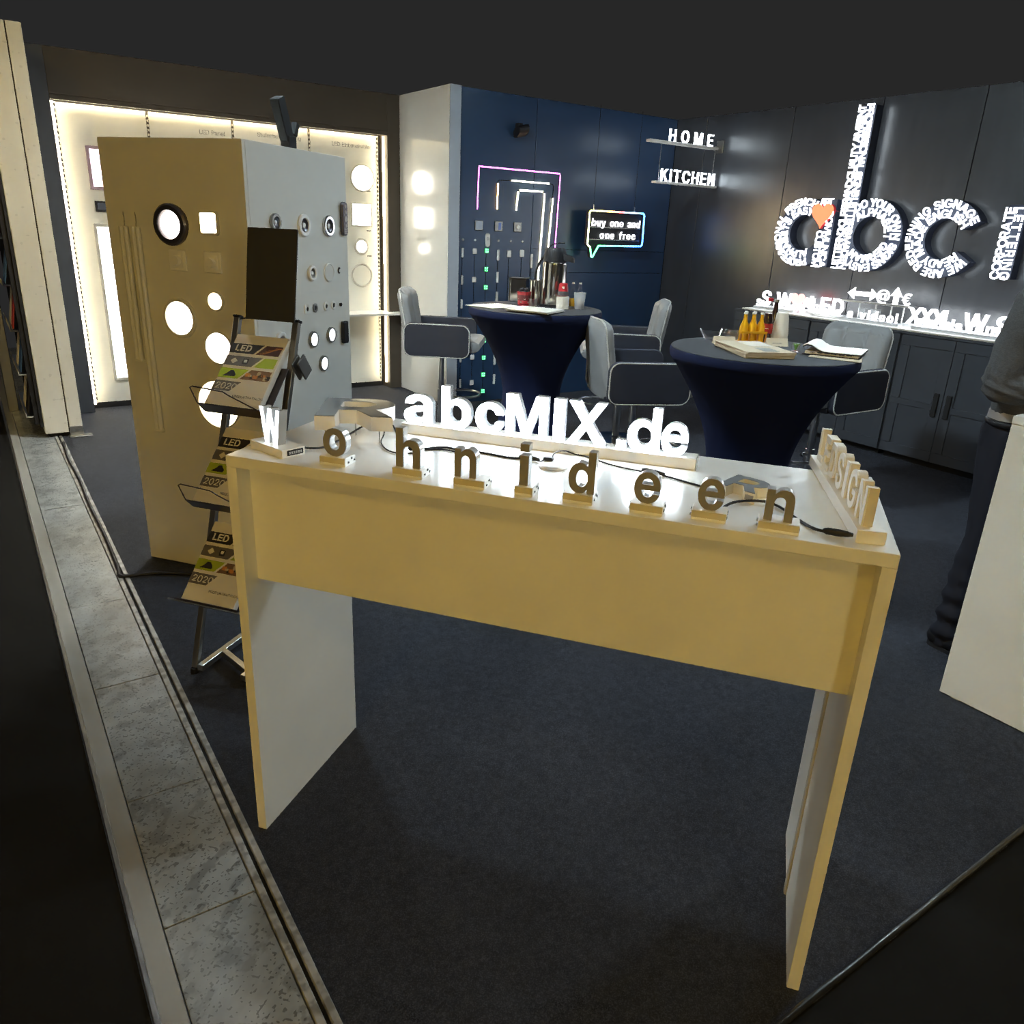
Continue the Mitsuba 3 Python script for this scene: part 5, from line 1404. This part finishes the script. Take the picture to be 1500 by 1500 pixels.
put(k, 'shirt_hem', mv(hem.slice_plane([0, 0, .935], [0, 0, 1]), PM), SHIRT, smooth=True)
for nm, el, wr in (('cuff', el_r, wr_r), ('cuff', el_l, wr_l)):
    d_ = wr - el
    put(k, nm, mv(tube([el + d_ * .80, el + d_ * .84, el + d_ * .90, el + d_ * .915], np.array([.040, .044, .043, .036]), 18), PM), SWEATER, smooth=40)
tr_ = []
for s in (1, -1):
    hip, kn, an = np.array([-.01, s * .095, .92]), np.array([-.005, s * .105, .50]), np.array([-.045, s * .115, .085])
    tr_ += [(hip, .105, hip + [0, 0, -.12], .094), (hip + [0, 0, -.12], .094, kn, .064), (kn, .064, kn + [-.02, 0, -.13], .062), (kn + [-.02, 0, -.13], .062, an, .052), (an, .052, an + [0, 0, -.03], .055)]
tr_ += [([-.01, -.095, .92], .105, [-.01, .095, .92], .105), ([-.008, -.085, .965], .098, [-.008, .085, .965], .098)]
trm = smooth_body(tr_, .016, 8)
v = trm.vertices
low = np.clip((.50 - v[:, 2]) / .4, 0, 1)
trm.vertices = v + trm.vertex_normals * (low * .010 * np.sin(v[:, 2] * 75 + v[:, 1] * 30) + .006 * (mikit.meshkit.fbm(v * 14, 2, 7) - .5))[:, None]
put(k, 'trousers', mv(trm, PM), TROUSER, smooth=True)
put(k, 'belt', mv(tube([np.array([-.008 + .108 * math.cos(t), .195 * math.sin(t), .962]) for t in np.linspace(0, 2 * np.pi, 40)], .013, 8), PM), BLACK, smooth=True)
for s in (1, -1):
    sh_ = smooth_body([([-.075, s * .115, .045], .040, [.06, s * .125, .038], .038), ([.06, s * .125, .038], .038, [.145, s * .130, .030], .030), ([-.05, s * .115, .07], .042, [-.03, s * .115, .085], .045)], .012, 4)
    put(k, 'shoe', mv(sh_.slice_plane([0, 0, .008], [0, 0, 1]), PM), BLACK, smooth=True)
    put(k, 'shoe_sole', mv(ext(LineString([(-.07, s * .115), (.06, s * .125), (.14, s * .130)]).buffer(.036), .014), PM), BLACKM)

# ================================================================== ADDED LAMPS, ALL OUT OF VIEW
def added_flood(label, p, target, r, pw, col, tone='cool'):
    kk = thing('added_floodlight', label, 'floodlight', tone + ' added floodlights above the stand')
    p, t = np.array(p, float), np.array(target, float)
    zz = (t - p) / np.linalg.norm(t - p)
    xx = np.cross(EZ, zz)
    xx /= np.linalg.norm(xx)
    M = frame(p, xx, np.cross(zz, xx))
    put(kk, 'housing', mv(lathe([(0, -.14), (r * .6, -.14), (r + .012, -.07), (r + .014, .17), (r + .006, .17), (r + .004, -.03), (0, -.03)], 28), M), BLACK, smooth=30)
    put(kk, 'lens', mv(lathe([(0, -.010), (r, -.010), (r, -.004), (0, -.002)], 28), M), WHITE, em=emit(col, pw, 8.0))
    put(kk, 'stem', tube([p - zz * .13, p - zz * .13 + EZ * 1.2], .012, 8), BLACK)
added_flood('added cool floodlight above the big lit letters', W(-1.3, 5.0, 3.5), (-.7, 1.9, 1.0), .15, 92, COOL * [.80, .97, 1.02])  # unseen, added to put cool light on the tower side
added_flood('added cool floodlight above the right end of the sideboard', W(.5, 4.6, 3.6), (1.0, .5, .9), .15, 140, COOL)  # unseen, added to brighten the desktop

def added_hall_lamp(label, p, r, h, pw, z_top=6.0, wgt=9.0, col=HALL_WARM):
    kk = thing('added_hall_lamp', label, 'added pendant lamp', 'added warm drum pendants across the aisle')
    M = frame(p, EX, EY)
    put(kk, 'shade', mv(lathe([(r - .004, 0), (r, 0), (r, h), (r - .004, h), (r - .004, 0)], 40), M), WHITE, em=emit(col, pw, wgt), smooth=30)
    put(kk, 'rim', mv(cat(lathe([(r - .006, -.012), (r + .003, -.012), (r + .003, -.0005), (r - .006, -.0005), (r - .006, -.012)], 40), lathe([(0, h + .0005), (r + .003, h + .0005), (r + .003, h + .014), (0, h + .014)], 40)), M), BLACK, smooth=30)
    put(kk, 'cord', tube([(p[0], p[1], p[2] + h + .012), (p[0], p[1], z_top)], .006, 6), BLACK)
added_hall_lamp('added warm drum pendant across the aisle, straight behind the camera', (.4, -5.5, 2.3), .21, .36, 52.0)  # added out of view for warm light on desk and tower fronts
added_hall_lamp('added warm drum pendant across the aisle, behind the camera to the right', (3.3, -3.0, 1.80), .21, .36, 19.0, col=np.array([1., .84, .42]))  # added out of view for paler warm light on the counter
added_hall_lamp('added warm drum pendant hung high across the aisle', (1.0, -2.4, 3.2), .20, .30, 15.0)  # added out of view for steeper warm light on the apron
added_flood('added warm floodlight over the aisle, aimed at the pale post', W(-2.4, -1.0, 3.3), W(-4.55, 0.0, 1.1), .13, 75, np.array([1., .78, .32]), 'warm')  # unseen, added to brighten the pale post
added_flood('added neutral floodlight in front of the lit display wall', W(-3.0, 1.5, 3.5), W(-5.4, 1.5, 1.0), .16, 22, np.array([1., .96, .84]), 'neutral')  # unseen, added to even out the brightness of the display panels
added_flood('added cool floodlight above the lamp tower, aimed at the stools', W(-1.6, .55, 3.6), W(-1.9, 3.0, .8), .20, 215, COOL * [.92, 1, 1], 'cool')  # unseen, added to brighten the stool backs
added_flood('added cool floodlight over the carpet right of the desk, aimed at the sideboard', W(.9, 1.3, 3.6), W(.2, 3.8, .6), .20, 48, COOL * [.9, 1, 1], 'cool')  # unseen, added to lift sideboard, person and nearby carpet
added_flood('added neutral floodlight over the carpet between the duct and the lit display wall', W(-3.3, .9, 3.5), W(-3.4, 1.0, 0), .18, 230, np.array([1., 1.0, .90]), 'neutral')  # unseen, added to brighten the carpet and duct at the left
